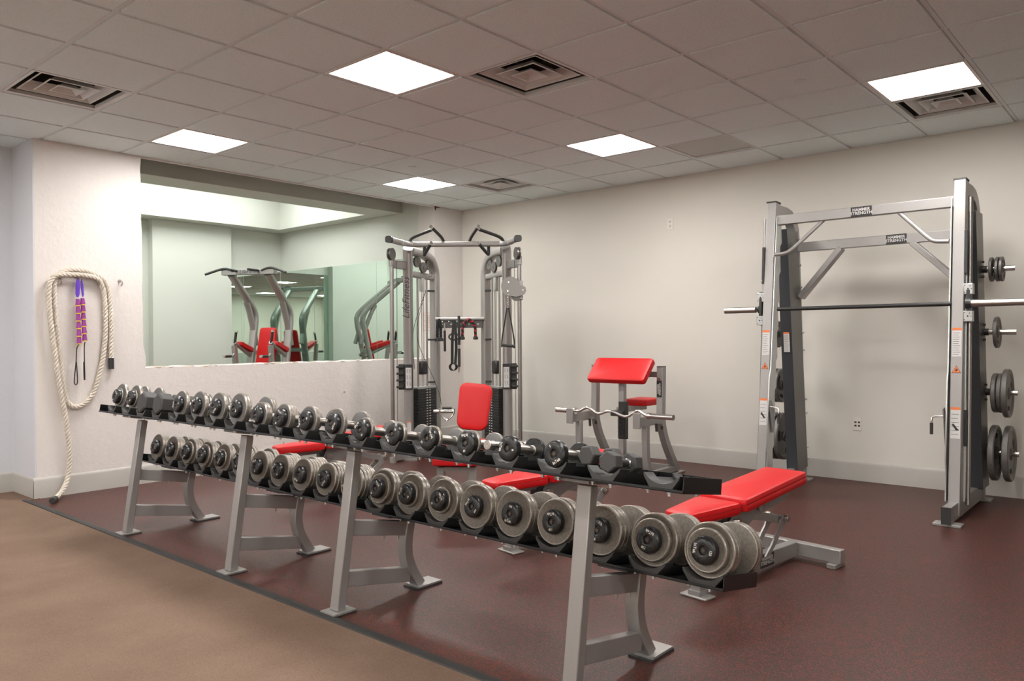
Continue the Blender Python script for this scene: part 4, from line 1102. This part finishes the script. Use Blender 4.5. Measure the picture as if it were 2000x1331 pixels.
# ------------------------------------------------------------------ cable machine in the corner
th = math.radians(-48.984)
def world_at(lat, D, z=0.0): return Vector((fw.x*D, fw.y*D, 0)) + rt*lat + Vector((0,0,z))
C0 = world_at(-0.575, 8.2)
cm = thing('cable_machine', 'large silver dual cable pulley machine standing in the back corner', 'cable machine', C0, (0,0,th))
def cp(name, b, mats, parent=cm, **k): return part(name, b, mats, parent, **k)
DK = 'silver'
for s_ in (-1,1):
    # front post + rear post joined by a bend
    FX, RX, RY = 0.525*s_, 0.285*s_, 0.44
    b = B(); b.oval([(FX,0,0.03),(FX,0,2.19),(FX-0.01*s_,-0.03,2.235)],0.050,0.060,(0,1,0),20); fpst = cp('front_post', b, DK)
    d = Vector((RX-FX, RY, 0))
    arc = [(FX+d.x*0.10, d.y*0.10, 2.205),(FX+d.x*0.55, d.y*0.55, 2.20),(FX+d.x*0.85, d.y*0.85,2.15),(RX,RY,2.02),(RX,RY,1.85),(RX,RY,0.03)]
    b = B(); b.oval(smooth(arc,5,4),0.046,0.052,(d.y,-d.x,0),20); cp('rear_post', b, DK)
    b = B(); b.oval([(FX+d.x*.05,d.y*.05,1.965),(RX,RY,1.95)],0.028,0.034,(0,0,1),16); cp('upper_link', b, DK)
    b = B(); b.rect([(FX,-0.1,0.05),(RX,RY+.05,0.05)],0.07,0.08,(0,0,1)); cp('base_beam', b, DK, bev=0.004)
    b = B(); b.cbox((FX-.1*s_*0,-0.1,0.01),(0.2,0.08,0.02)); cp('foot_plate', b, DK)
    # adjustable column outside
    gx, gy = 0.655*s_, -0.27
    b = B(); b.cyl((gx,gy,0.02),(gx,gy,2.085),0.021,20); cp('guide_column', b, 'brushed')
    b = B(); b.bar((FX+.02*s_,-0.03,2.045),(gx,gy,2.045),0.05,0.085,(0,0,1)); b.cyl((gx,gy,2.02),(gx,gy,2.115),0.028,16); cp('column_arm', b, DK, bev=0.004)
    b = B(); b.bar((FX,-0.03,0.05),(gx,gy,0.05),0.05,0.07,(0,0,1)); b.cyl((gx,gy,0),(gx,gy,0.06),0.035,16); cp('column_foot', b, DK)
    # weight stack between posts
    mx, my = (FX+RX)/2*0.99, (RY)/2
    ang = math.atan2(RY, RX-FX)
    R = Euler((0,0,ang))
    dirv = Vector((math.cos(ang), math.sin(ang), 0)); nv = Vector((-dirv.y*-1, dirv.x*-1, 0))
    nv = Vector((dirv.y, -dirv.x, 0)) 
    if nv.y > 0: nv = -nv
    b = B()
    for i in range(20): b.cbox((mx,my,0.175+0.0285*i),(0.345,0.125,0.0255),R)
    b.cbox((mx,my,0.075),(0.36,0.13,0.15),R)
    ws = cp('weight_stack', b, 'black')
    b = B()
    for i in range(20):
        for e in (-0.026, 0.026):
            p = Vector((mx,my,0.175+0.0285*i)) + dirv*(e+0.02) + nv*0.0635
            b.cbox(p, (0.026,0.0012,0.010), R)
    part('weight_labels', b, 'sticker', ws)
    b = B()
    for e in (-0.085, 0.085): b.cyl(Vector((mx,my,0.7))+dirv*e, Vector((mx,my,1.93))+dirv*e, 0.0115, 12)
    cp('guide_rods', b, 'brushed')
    b = B()
    for e in (0.0,): b.cyl(Vector((mx,my,0.73))+dirv*e, Vector((mx,my,0.90))+dirv*e, 0.012, 12)
    b.cbox((mx,my,0.742),(0.345,0.12,0.02),R); cp('selector_stem', b, 'zinc')
    b = B(); b.cbox(Vector((mx,my,0.955)),(0.115,0.07,0.145),R); cp('travelling_pulley', b, 'black', bev=0.02)
    b = B(); b.cbox(Vector((mx,my,1.87)),(0.055,0.04,0.17),R); cp('fixed_pulley_bracket', b, 'zinc', bev=0.004)
    # round pulleys under the top
    b = B()
    for (e, z, q) in ((-0.01,2.045,-0.06),(0.11,2.085,-0.04),(-0.10,2.10,-0.02)):
        p = Vector((mx,my,z))+dirv*e+nv*(q*-0.4)
        b.lathe([(-0.012,0),(-0.012,0.058),(-0.004,0.058),(-0.002,0.05),(0.002,0.05),(0.004,0.058),(0.012,0.058),(0.012,0)], p, nv, 28)
        b.cyl(p+nv*0.012, p+nv*0.016, 0.010, 12)
    cp('upper_pulleys', b, 'cover_side')
    b = B(); p = Vector((0.635*s_,-0.42,2.125))
    b.lathe([(-0.02,0),(-0.02,0.062),(-0.008,0.062),(-0.006,0.05),(0.006,0.05),(0.008,0.062),(0.02,0.062),(0.02,0)], p, (1,0.35*s_,0), 28); cp('outer_pulley', b, 'cover_side')
    # cables
    b = B()
    for e in (-0.012,0.012,0.03): b.tube([Vector((mx,my,1.79))+dirv*e, Vector((mx,my,1.0))+dirv*e],0.0028,6)
    b.tube([(gx-0.05*s_,gy+.02,2.07),(gx-0.045*s_,gy+.02,0.1)],0.003,6)
    if s_ < 0:
        q0 = Vector((mx,my,1.80))+nv*.05
        b.tube(smooth([q0,(-0.44,-0.02,1.4),(-0.42,-0.02,1.2),(-0.28,0.0,0.9),(-0.20,0.05,0.68),(-0.19,0.1,0.56)],5,5),0.003,6)
        b.tube(smooth([q0,(-0.47,-0.02,1.4),(-0.48,-0.02,1.2),(-0.46,0,0.95)],5,5),0.003,6)
        b.tube(smooth([Vector((mx,my,2.03)),(-0.30,0.1,2.02),(-0.27,0.1,1.95),(-0.32,0.1,1.93)],5,4),0.003,6)
    cp('cable', b, 'ink')
    # accessory tray with instruction placard
    b = B(); b.cbox((FX-0.012*s_-(0.03*s_*0),-0.075,0.87),(0.080,0.02,0.265)); pl = cp('instruction_placard', b, 'black', bev=0.003)
    b = B(); b.cbox((FX-0.012*s_,-0.0865,0.86),(0.062,0.002,0.215)); b.xf(Matrix.Identity(4)); sh = part('sheet', b, 'sticker', pl)
    b = B()
    for i in range(3):
        for j in (-1,1):
            c = Vector((FX-0.012*s_+j*0.015,-0.0885,0.93-0.065*i)); b.cbox(c,(0.004,0.001,0.03)); b.cbox(c+V(0.004,0,-0.018),(0.012,0.001,0.002)); b.cbox(c+V(0,0,0.019),(0.006,0.001,0.006))
    part('exercise_drawings', b, 'ink', pl)
    b = B(); X = FX+0.068*s_
    b.cbox((X,-0.05,0.87),(0.062,0.03,0.27))
    for i in range(4): b.cbox((X+.012*s_,-0.075,0.765+0.07*i),(0.075,0.04,0.022))
    cp('accessory_tray', b, 'rubber', bev=0.006)
    # brand lettering up the post
    # base levers / small black clips on the rear post
    for z in (0.79,1.26,1.80):
        b = B(); b.cbox((RX+0.035*s_,RY-0.075,z),(0.085,0.02,0.020)); cp('cable_clip', b, 'black', bev=0.004)
    # chin up bar end caps
    b = B(); b.oval([(0.46*s_,-0.075,2.262),(0.52*s_,-0.11,2.262),(0.585*s_,-0.32,2.262),(0.635*s_,-0.50,2.262)],0.030,0.028,(0,0,1),18); cp('bar_elbow', b, DK)
    b = B(); b.oval([(0.634*s_,-0.495,2.262),(0.645*s_,-0.53,2.262)],0.036,0.034,(0,0,1),18); cp('end_cap', b, 'rubber')
    b = B(); b.oval([(0.560*s_,-0.24,2.262),(0.568*s_,-0.265,2.262)],0.033,0.031,(0,0,1),18); cp('clamp_collar', b, 'zinc')
    # grips
    for k,(xa,za,xb_,zb,xc,zc_,yy) in enumerate(((0.50,2.275,0.47,2.33,0.245,2.395,-0.10),(0.125,2.27,0.155,2.335,0.235,2.405,-0.20))):
        b = B(); b.tube(smooth([(xa*s_,-0.06,za),(xb_*s_,-0.10-0.0*k,zb),(xc*s_,yy-.12,zc_)],4,2),0.0165,12); g = cp('chin_up_grip', b, 'rubber')
        d_ = (Vector((xc*s_,yy-.12,zc_))-Vector((xb_*s_,-.10,zb))).normalized(); e = Vector((xc*s_,yy-.12,zc_))
        b = B(); b.cyl(e, e+d_*0.025, 0.018, 12); part('grip_cap', b, 'chrome', g)
    b = B(); b.tube(smooth([(0.335*s_,-0.06,2.25),(0.338*s_,-0.10,2.15),(0.33*s_,-0.14,2.145),(0.245*s_,-0.34,2.235)],4,3),0.0165,12); g = cp('chin_up_grip', b, 'rubber')
    e = Vector((0.245*s_,-0.34,2.235)); d_ = Vector((-0.085*s_,-0.2,0.09)).normalized()
    b = B(); b.cyl(e, e+d_*0.025, 0.018, 12); part('grip_cap', b, 'chrome', g)
b = B(); b.oval([(-0.50,-0.08,2.262),(0.50,-0.08,2.262)],0.026,0.028,(0,0,1),18); cp('chin_up_bar', b, 'silver')
put_text('LifeFitness', 0.105, cm, (-0.535,-0.0625,1.70), (0,0,1), (-1,0,0), name='brand_lettering', bold=-0.0006, matn='ink', shear=0.35)
b = B(); b.bar((-0.25,0.40,1.43),(0.25,0.40,1.43),0.03,0.085,(0,0,1)); cp('accessory_rail', b, 'cover_side')
b = B(); b.cyl((-0.27,0.37,1.487),(0.27,0.37,1.487),0.022,18); cp('rear_crossbar', b, 'silver')
b = B()
for x in (-0.20,-0.10,0.0,0.10,0.20): b.cyl((x,0.385,1.43),(x,0.375,1.43),0.010,10)
for x in (-0.19,-0.12,-0.03,0.10): b.cyl((x,0.385,1.445),(x,0.30,1.46),0.007,8)
cp('rail_pegs', b, 'zinc')
b = B(); b.bar((-0.285,0.42,0.08),(0.285,0.42,0.08),0.07,0.08,(0,0,1)); cp('rear_base', b, DK)
sticker(cm, (-0.515,-0.0615,0.33), (1,0,0), (0,0,1), 0.04, 0.14, lines=10)
# right pulley carriage: big round guard
b = B(); p = V(0.565,-0.325,1.80)
b.lathe([(-0.004,0),(-0.004,0.098),(0.004,0.098),(0.004,0)], p, (0,1,0), 40)
b.prism([(0.04,-0.02),(0.11,0.01),(0.15,-0.01),(0.16,-0.05),(0.14,-0.085),(0.06,-0.11),(0.0,-0.098)], lambda x_,z_,tt:(0.565+x_,tt,1.80+z_), -0.330, -0.320)
pg = cp('pulley_guard', b, 'silver_dark')
b = B()
for (dx,dz) in ((-0.02,0.04),(-0.03,-0.05),(0.125,-0.04)): b.cyl((0.565+dx,-0.329,1.80+dz),(0.565+dx,-0.335,1.80+dz),0.009,10)
part('rivets', b, 'chrome', pg)
b = B(); b.lathe([(-0.012,0),(-0.012,0.05),(-0.002,0.042),(0.002,0.042),(0.012,0.05),(0.012,0)], (0.62,-0.30,1.70), (0,1,0), 28); cp('swivel_pulley', b, 'cover_side')
b = B(); b.cbox((0.655,-0.27,1.76),(0.07,0.07,0.20)); cp('column_carriage', b, 'silver', bev=0.01)
# chrome low carriage on the left side
b = B(); b.cyl((-0.26,-0.02,0.50),(-0.05,-0.02,0.50),0.02,16); cp('low_bar', b, 'chrome')
def CMW(x,y,z): return Matrix.Rotation(th,4,'Z') @ Vector((x,y,z)) + C0
# accessories hanging from it: each its own thing
t = thing('stirrup_handle', 'black stirrup cable handle hanging on two straps from the right pulley', 'cable handle', CMW(0.535,-0.36,1.20), (0,0,th))
b = B(); b.tube([(-0.062,0,0.0),(0.062,0,-0.012)],0.0145,12); part('grip', b, 'rubber', t)
b = B(); b.lathe([(0,0),(0,0.021),(0.012,0.021),(0.012,0)], (-0.07,0,0.0), (1,0,-.1), 16); b.lathe([(0,0),(0,0.021),(0.012,0.021),(0.012,0)], (0.058,0,-0.012), (1,0,-.1), 16); part('grip_end', b, 'black', t)
b = B(); b.rect(smooth([(-0.066,0,-0.005),(-0.062,0,0.06),(-0.008,0,0.38)],4,2),0.014,0.003,(0,1,0)); b.rect(smooth([(0.066,0,-0.016),(0.062,0,0.06),(0.008,0,0.38)],4,2),0.014,0.003,(0,1,0)); part('strap', b, 'web', t)
b = B()
for i in range(5):
    b.tube([(0.009*math.cos(a_), 0.004*(i%2), 0.395+0.026*i+0.016*math.sin(a_)) for a_ in [k*math.pi/6 for k in range(13)]],0.0028,6)
part('chain', b, 'steel', t)
def tricep_rope(label, x0, x1, matn, drop):
    t = thing('tricep_rope', label, 'tricep rope', CMW((x0+x1)/2,0.285,1.47), (0,0,th)); h = (x1-x0)/2
    path = smooth([(-h,0,-drop),(-h*0.95,0,-drop*0.4),(-h*0.6,0,-0.02),(0,0,0.012),(h*0.6,0,-0.02),(h*0.95,0,-drop*0.4),(h,0,-drop)],10,4)
    L = 0; strands = []
    for kk in range(3):
        pts = []; L = 0
        for i, p in enumerate(path):
            if i: L += (p-path[i-1]).length
            d = (path[min(i+1,len(path)-1)]-path[max(i-1,0)]).normalized(); u = d.cross(V(0,1,0)).normalized()
            a_ = L/0.055*2*math.pi + kk*2*math.pi/3
            pts.append(p + u*0.0085*math.cos(a_) + V(0,1,0)*0.0085*math.sin(a_))
        strands.append(pts)
    b = B()
    for kk, pts in enumerate(strands):
        b.mi = 1 if (kk == 0 and matn) else 0
        b.tube(pts, 0.0088, 7)
    part('rope', b, ['web', matn or 'web'], t)
    for s_ in (-1,1):
        b = B(); b.lathe([(0,0),(0,0.014),(0.01,0.026),(0.035,0.028),(0.04,0.022),(0.04,0)], (s_*h,0,-drop+0.012), (0,0,-1), 16); part('rope_stopper', b, 'rubber', t)
tricep_rope('red and black triceps rope looped over the rail of the cable machine', 0.03, 0.175, 'ropered', 0.185)
tricep_rope('black triceps rope hung at the left end of the cable machine rail', -0.245, -0.205, None, 0.20)
t = thing('short_bar_attachment', 'short black bar hanging straight down from the cable machine rail, at left', 'cable attachment', CMW(-0.165,0.30,1.44), (0,0,th))
b = B(); b.tube([(0,0,0),(0,0,-0.10)],0.009,10); part('rod', b, 'steel', t)
b = B(); b.tube([(0,0,-0.08),(0.002,0,-0.31)],0.0135,12); part('grip', b, 'rubber', t)
t = thing('long_bar_attachment', 'long black bar hanging from the middle of the cable machine rail', 'cable attachment', CMW(-0.005,0.27,1.52), (0,0,th))
b = B(); b.tube([(0,0,0),(0,0,-0.62)],0.011,10); part('rod', b, 'steel', t)
b = B(); b.tube([(0,0,0),(0,0,-0.32)],0.0155,12); b.tube([(0,0,-0.36),(0,0,-0.56)],0.0155,12); part('grip', b, 'rubber', t)
t = thing('ankle_strap', 'black webbing strap bundle hanging from the cable machine rail', 'strap', CMW(-0.05,0.26,1.46), (0,0,th))
b = B()
for (dx,w_) in ((-0.025,0.03),(0.012,0.03)):
    b.rect(smooth([(dx*.3,0,0.0),(dx,-.01,-0.15),(dx*1.2,0.005,-0.30),(dx*.9-0.01,0.01,-0.47)],5,3),0.006,w_,(0,1,0)) if False else b.sweep(smooth([(dx*.3,0,0.0),(dx,-.01,-0.15),(dx*1.2,0.005,-0.30),(dx*.9-0.01,0.01,-0.47)],5,3),[(-w_/2,-.004),(w_/2,-.004),(w_/2,.004),(-w_/2,.004)],(0,1,0))
part('webbing', b, 'web', t)
b = B(); b.lathe([(-0.03,0.035),(-0.03,0.042),(0.03,0.042),(0.03,0.035),(-0.03,0.035)], (-0.02,0,-0.50), (0.3,1,0), 20); part('cuff', b, 'web', t)
b = B(); b.tube([(0.055*math.cos(k*math.pi/8)-.01,0.0,-0.17+0.035*math.sin(k*math.pi/8)) for k in range(17)],0.009,8); part('handle_loop', b, 'rubber', t)
t = thing('row_handle', 'chrome V shaped rowing handle hanging beside the red upright bench', 'cable attachment', CMW(-0.115,-0.06,0.53), (0,0,th))
b = B()
for yy in (-0.03,0.03):
    b.tube(smooth([(-0.08,yy,0.0),(-0.07,yy,-0.06),(0.0,yy,-0.13),(0.07,yy,-0.06),(0.08,yy,0.0)],4,2),0.007,8)
b.tube([(-0.08,-0.03,0),(-0.08,0.03,0)],0.008,8); b.tube([(0.08,-0.03,0),(0.08,0.03,0)],0.008,8); part('frame', b, 'chrome', t)
b = B(); b.tube([(-0.05,0,0.005),(0.05,0,0.005)],0.016,12); part('grip', b, 'rubber', t)

# ------------------------------------------------------------------ chin up / leg raise station beyond the opening
SV = (5.85,9.45,0)
st = thing('leg_raise_station', 'silver chin up and leg raise station with red back pad beyond the opening', 'exercise station', SV, (0,0,math.radians(-62)))
for s_ in (-1,1):
    x = 0.265*s_
    pts = smooth([(x,-0.30,0.03),(x,-0.15,0.80),(x,-0.02,1.45),(x,0.0,1.60),(x,-0.04,1.70),(x,-0.55,2.13)],5,4)
    b = B(); b.oval(pts,0.036,0.052,(1,0,0),18); part('main_post', b, 'silver', st)
    b = B(); b.oval(smooth([(x,0.02,1.20),(x,-0.05,1.45),(x,-0.14,1.68),(x,-0.20,1.78)],4,2),0.028,0.040,(1,0,0),16); part('gusset', b, 'silver', st)
    b = B(); b.tube([(x,-0.04,1.02),(x,-0.50,1.24)],0.026,14); part('arm_rail', b, 'silver', st)
    b = B(); b.rect([(x,-0.50,1.20),(x,-0.36,0.03)],0.06,0.05,(1,0,0)); part('front_strut', b, 'silver', st)
    o = put('arm_pad', pad_mesh(rounded([(-0.055,-0.16),(0.055,-0.16),(0.055,0.16),(-0.055,0.16)],0.025), 0.055, rr=0.015), st, loc=(x,-0.27,1.155)); o.rotation_euler = (math.radians(-18),0,0)
    b = B(); b.tube([(x-.0,-0.49,1.22),(x+0.03,-0.50,1.38)],0.017,12); g = part('hand_grip', b, 'rubber', st)
    b = B(); b.cyl((x+0.03,-0.50,1.375),(x+0.034,-0.50,1.40),0.018,12); part('grip_cap', b, 'chrome', g)
    b = B(); b.tube(smooth([(x,-0.47,1.17),(x,-0.52,1.06),(x-0.0,-0.64,1.06)],3,1),0.014,10); part('dip_bar', b, 'silver', st)
    b = B(); b.tube([(x,-0.58,1.06),(x,-0.72,1.06)],0.018,12); g = part('dip_grip', b, 'rubber', st)
    b = B(); b.cyl((x,-0.72,1.06),(x,-0.745,1.06),0.019,12); part('grip_cap', b, 'chrome', g)
    b = B(); b.tube(smooth([(0.20*s_,-0.60,2.17),(0.30*s_,-0.60,2.205),(0.38*s_,-0.61,2.20),(0.58*s_,-0.66,2.13)],4,2),0.016,12); part('chin_up_handle', b, 'rubber', st)
    b = B(); b.tube([(0.16*s_,-0.58,2.17),(0.13*s_,-0.80,2.17)],0.016,10); part('chin_up_peg', b, 'rubber', st)
b = B(); b.cbox((0,-0.56,2.155),(0.76,0.09,0.07)); tb = part('top_beam', b, 'silver', st, bev=0.006)
put_text('LifeFitness', 0.07, tb, (0.03,-0.606,2.155), (1,0,0), (0,0,1), matn='ink', shear=0.3)
o = put('back_pad', pad_mesh(rounded([(-0.145,0),(0.145,0),(0.115,0.56),(-0.115,0.56)],0.04), 0.06, rr=0.02), st, loc=(0,-0.16,0.88)); o.rotation_euler = (math.radians(80),0,0)
b = B(); b.bar((-0.26,-0.08,1.10),(0.26,-0.08,1.10),0.05,0.06,(0,0,1)); b.bar((-0.3,-0.25,0.06),(0.3,-0.25,0.06),0.06,0.08,(0,0,1)); part('crossbar', b, 'silver', st)

# ------------------------------------------------------------------ battle rope and hooks
def strand_rope(path, R, pitch):
    out = []
    for kk in range(3):
        pts = []; L = 0
        for i, p in enumerate(path):
            if i: L += (p-path[i-1]).length
            d = (path[min(i+1,len(path)-1)]-path[max(i-1,0)]).normalized()
            v = V(0,1,0); u = d.cross(v).normalized(); v = u.cross(d).normalized()
            a_ = -L/pitch*2*math.pi + kk*2*math.pi/3
            pts.append(p + u*R*0.56*math.cos(a_) + v*R*0.56*math.sin(a_))
        out.append(pts)
    return out
YO, YI = 6.945, 6.972
rp = [(2.755,YI,1.12),(2.753,YI,1.2),(2.757,YI,1.37),(2.750,YI,1.581),(2.742,YI,1.718),(2.702,YI,1.801),(2.633,YI,1.839),(2.546,YI,1.868),(2.451,YI,1.869),(2.370,YI,1.845),(2.325,YI,1.79),
 (2.312,YI,1.70),(2.315,YI,1.569),(2.328,YI,1.409),(2.345,YI,1.207),(2.362,YI,1.015),(2.380,YI,0.872),(2.400,YI,0.775),(2.436,YI,0.731),(2.487,YI,0.721),(2.550,YI,0.754),(2.609,YI,0.828),(2.649,YI,0.951),(2.690,YI,1.138),(2.710,YI,1.317),(2.712,YI,1.528),(2.700,YI,1.70),
 (2.665,YI-.015,1.785),(2.610,YO,1.815),(2.507,YO,1.826),(2.394,YO,1.822),(2.311,YO,1.812),(2.272,YO,1.750),(2.266,YO,1.648),(2.272,YO,1.488),(2.287,YO,1.348),(2.308,YO,1.167),(2.329,YO,0.986),(2.351,YO,0.833),(2.372,YO,0.71),(2.391,YO,0.60),
 (2.402,YO,0.475),(2.411,YO,0.389),(2.412,YO,0.288),(2.403,YO,0.190),(2.375,YO-.02,0.105),(2.325,6.88,0.045),(2.262,6.80,0.024),(2.225,6.74,0.024)]
path = smooth(rp, 12, 8)
# resample evenly
ev = [path[0]]; acc = 0
for i in range(1, len(path)):
    seg_ = path[i]-path[i-1]
    if (path[i]-ev[-1]).length > 0.008: ev.append(path[i])
R_ = 0.0205
t = thing('battle_rope', 'thick off white twisted rope looped over hooks on the painted pier', 'rope', (2.5,6.97,1.85))
TM = Matrix.Translation((-2.5,-6.97,-1.85))
b = B()
for pts in strand_rope(ev, R_, 0.095): b.tube(pts, R_*0.50, 8)
b.xf(TM); part('rope_strands', b, 'rope', t)
b = B(); b.tube([(2.755,YI,1.125),(2.7555,YI,1.03)],0.0225,14); b.xf(TM); part('taped_end', b, 'tape', t)
b = B(); b.tube([(2.24,6.765,0.024),(2.19,6.68,0.0245)],0.0225,14); b.xf(TM); part('taped_end', b, 'tape', t)
def hook(label, x, z):
    t = thing('wall_hook', label, 'hook', (x,6.998,z), group='small steel hooks on the pier')
    b = B(); b.cyl((0,0,0),(0,-0.006,0),0.014,16); part('back_plate', b, 'steel', t)
    b = B(); b.tube(smooth([(0,-0.004,0.0),(0,-0.04,0.0),(0,-0.062,-0.015),(0,-0.05,-0.04),(0,-0.03,-0.045)],4,2),0.005,8); part('hook_wire', b, 'steel', t)
for x,z,l in ((2.36,1.788,'small steel wall hook under the left bend of the rope'),(2.65,1.795,'small steel wall hook under the right bend of the rope'),(2.493,1.815,'small steel wall hook holding the purple strap, left'),(2.515,1.815,'small steel wall hook holding the purple strap, right'),(2.84,1.795,'bare steel wall hook to the right of the rope')):
    hook(l, x, z)
t = thing('jump_strap', 'purple and black stretch strap with magenta foam beads hanging inside the rope loop', 'exercise strap', (2.50,6.95,1.79))
TS = Matrix.Translation((-2.50,-6.95,-1.79))
b = B(); b.prism([(2.470,1.755),(2.475,1.785),(2.487,1.798),(2.497,1.79),(2.500,1.72),(2.497,1.66),(2.488,1.638),(2.475,1.64),(2.468,1.66)], lambda p,q,tt:(p,tt,q), 6.942,6.950)
b.prism([(2.510,1.79),(2.517,1.79),(2.526,1.74),(2.531,1.66),(2.524,1.640),(2.516,1.66),(2.510,1.72)], lambda p,q,tt:(p,tt,q), 6.942,6.952)
b.xf(TS); part('purple_tab', b, 'purple', t)
for (xa,za,xb_,zb) in ((2.483,1.625,2.492,1.245),(2.520,1.632,2.535,1.27)):
    for i in range(6):
        u0 = i/6; u1 = (i+1)/6
        p = V(xa+(xb_-xa)*u0, 6.945, za+(zb-za)*u0); q = V(xa+(xb_-xa)*u1, 6.945, za+(zb-za)*u1); d = (q-p); l = d.length
        b = B(); b.lathe([(0,0),(0,0.014),(l*0.86,0.0195),(l*0.86,0)], p, d, 20); b.xf(TS); part('foam_bead', b, 'magenta', t)
        b = B(); b.lathe([(l*0.86,0),(l*0.86,0.0215),(l*0.98,0.0215),(l*0.98,0)], p, d, 20); b.xf(TS); part('yellow_ring', b, 'yellow', t)
b = B()
def webloop(c): b.sweep(smooth(c,4,2),[(-.0015,-.008),(.0015,-.008),(.0015,.008),(-.0015,.008)],(0,1,0))
webloop([(2.489,6.945,1.245),(2.470,6.945,1.215),(2.466,6.945,1.10),(2.452,6.945,0.97),(2.449,6.945,0.925),(2.462,6.945,0.905),(2.477,6.945,0.925),(2.474,6.945,1.0),(2.468,6.945,1.10)])
webloop([(2.537,6.945,1.265),(2.530,6.945,1.24),(2.530,6.945,1.10),(2.533,6.945,0.97),(2.528,6.94,0.945),(2.522,6.935,0.97),(2.522,6.938,1.10)])
b.xf(TS); part('webbing_loop', b, 'web', t)

# ------------------------------------------------------------------ wall bits
def outlet(label, y, z, w_, h_, holes_):
    t = thing('wall_outlet', label, 'outlet', (XR-0.0005,y,z))
    b = B(); b.box(-0.006,0,-w_/2,w_/2,-h_/2,h_/2); part('cover_plate', b, 'outlet', t, bev=0.002)
    b = B()
    for (dy,dz,sy,sz) in holes_: b.box(-0.0075,-0.004,dy-sy/2,dy+sy/2,dz-sz/2,dz+sz/2)
    part('sockets', b, 'ink', t)
outlet('single ivory wall outlet high on the right wall', 3.994, 2.434, 0.072, 0.115, [(-.008,.028,.004,.012),(.008,.028,.004,.012),(-.008,-.018,.004,.012),(.008,-.018,.004,.012),(0,.016,.006,.006),(0,-.030,.006,.006)])
outlet('low ivory data outlet on the right wall between the machine posts', 2.162, 0.499, 0.072, 0.117, [(-.015,.012,.018,.014),(.015,.012,.018,.014),(-.015,-.018,.018,.014),(.015,-.018,.018,.016)])
o = part('wall_notice', B().box(XW-0.004, XW-0.0005, 7.03, 7.22, 1.37, 1.60), 'sticker'); tag(o, 'white paper notice on the concrete jamb behind the cable machine', 'notice')
b = B()
for (a_,c_,d_,e_) in ((7.035,7.215,1.376,1.380),(7.035,7.215,1.59,1.594),(7.035,7.039,1.376,1.594),(7.211,7.215,1.376,1.594)): b.box(XW-.0052,XW-.0041,a_,c_,d_,e_)
for i in range(8): b.box(XW-.0052,XW-.0041,7.055,7.195-.02*(i%3),1.56-.022*i,1.564-.022*i)
part('printed_text', b, 'orange', o)
def disc(label, x, y):
    t = thing('sprinkler_cover', label, 'sprinkler', (x,y,CEIL-0.0065), group='round ceiling sprinkler covers')
    b = B(); b.lathe([(0,0.0),(0,0.040),(-0.003,0.041),(-0.004,0.039),(-0.004,0)], (0,0,0), (0,0,1), 28); part('cover_disc', b, 'tee', t)
disc('small round sprinkler cover near the right ceiling light', 4.989, 1.861)
disc('small round sprinkler cover right above the farthest ceiling light', 4.949, 5.55)
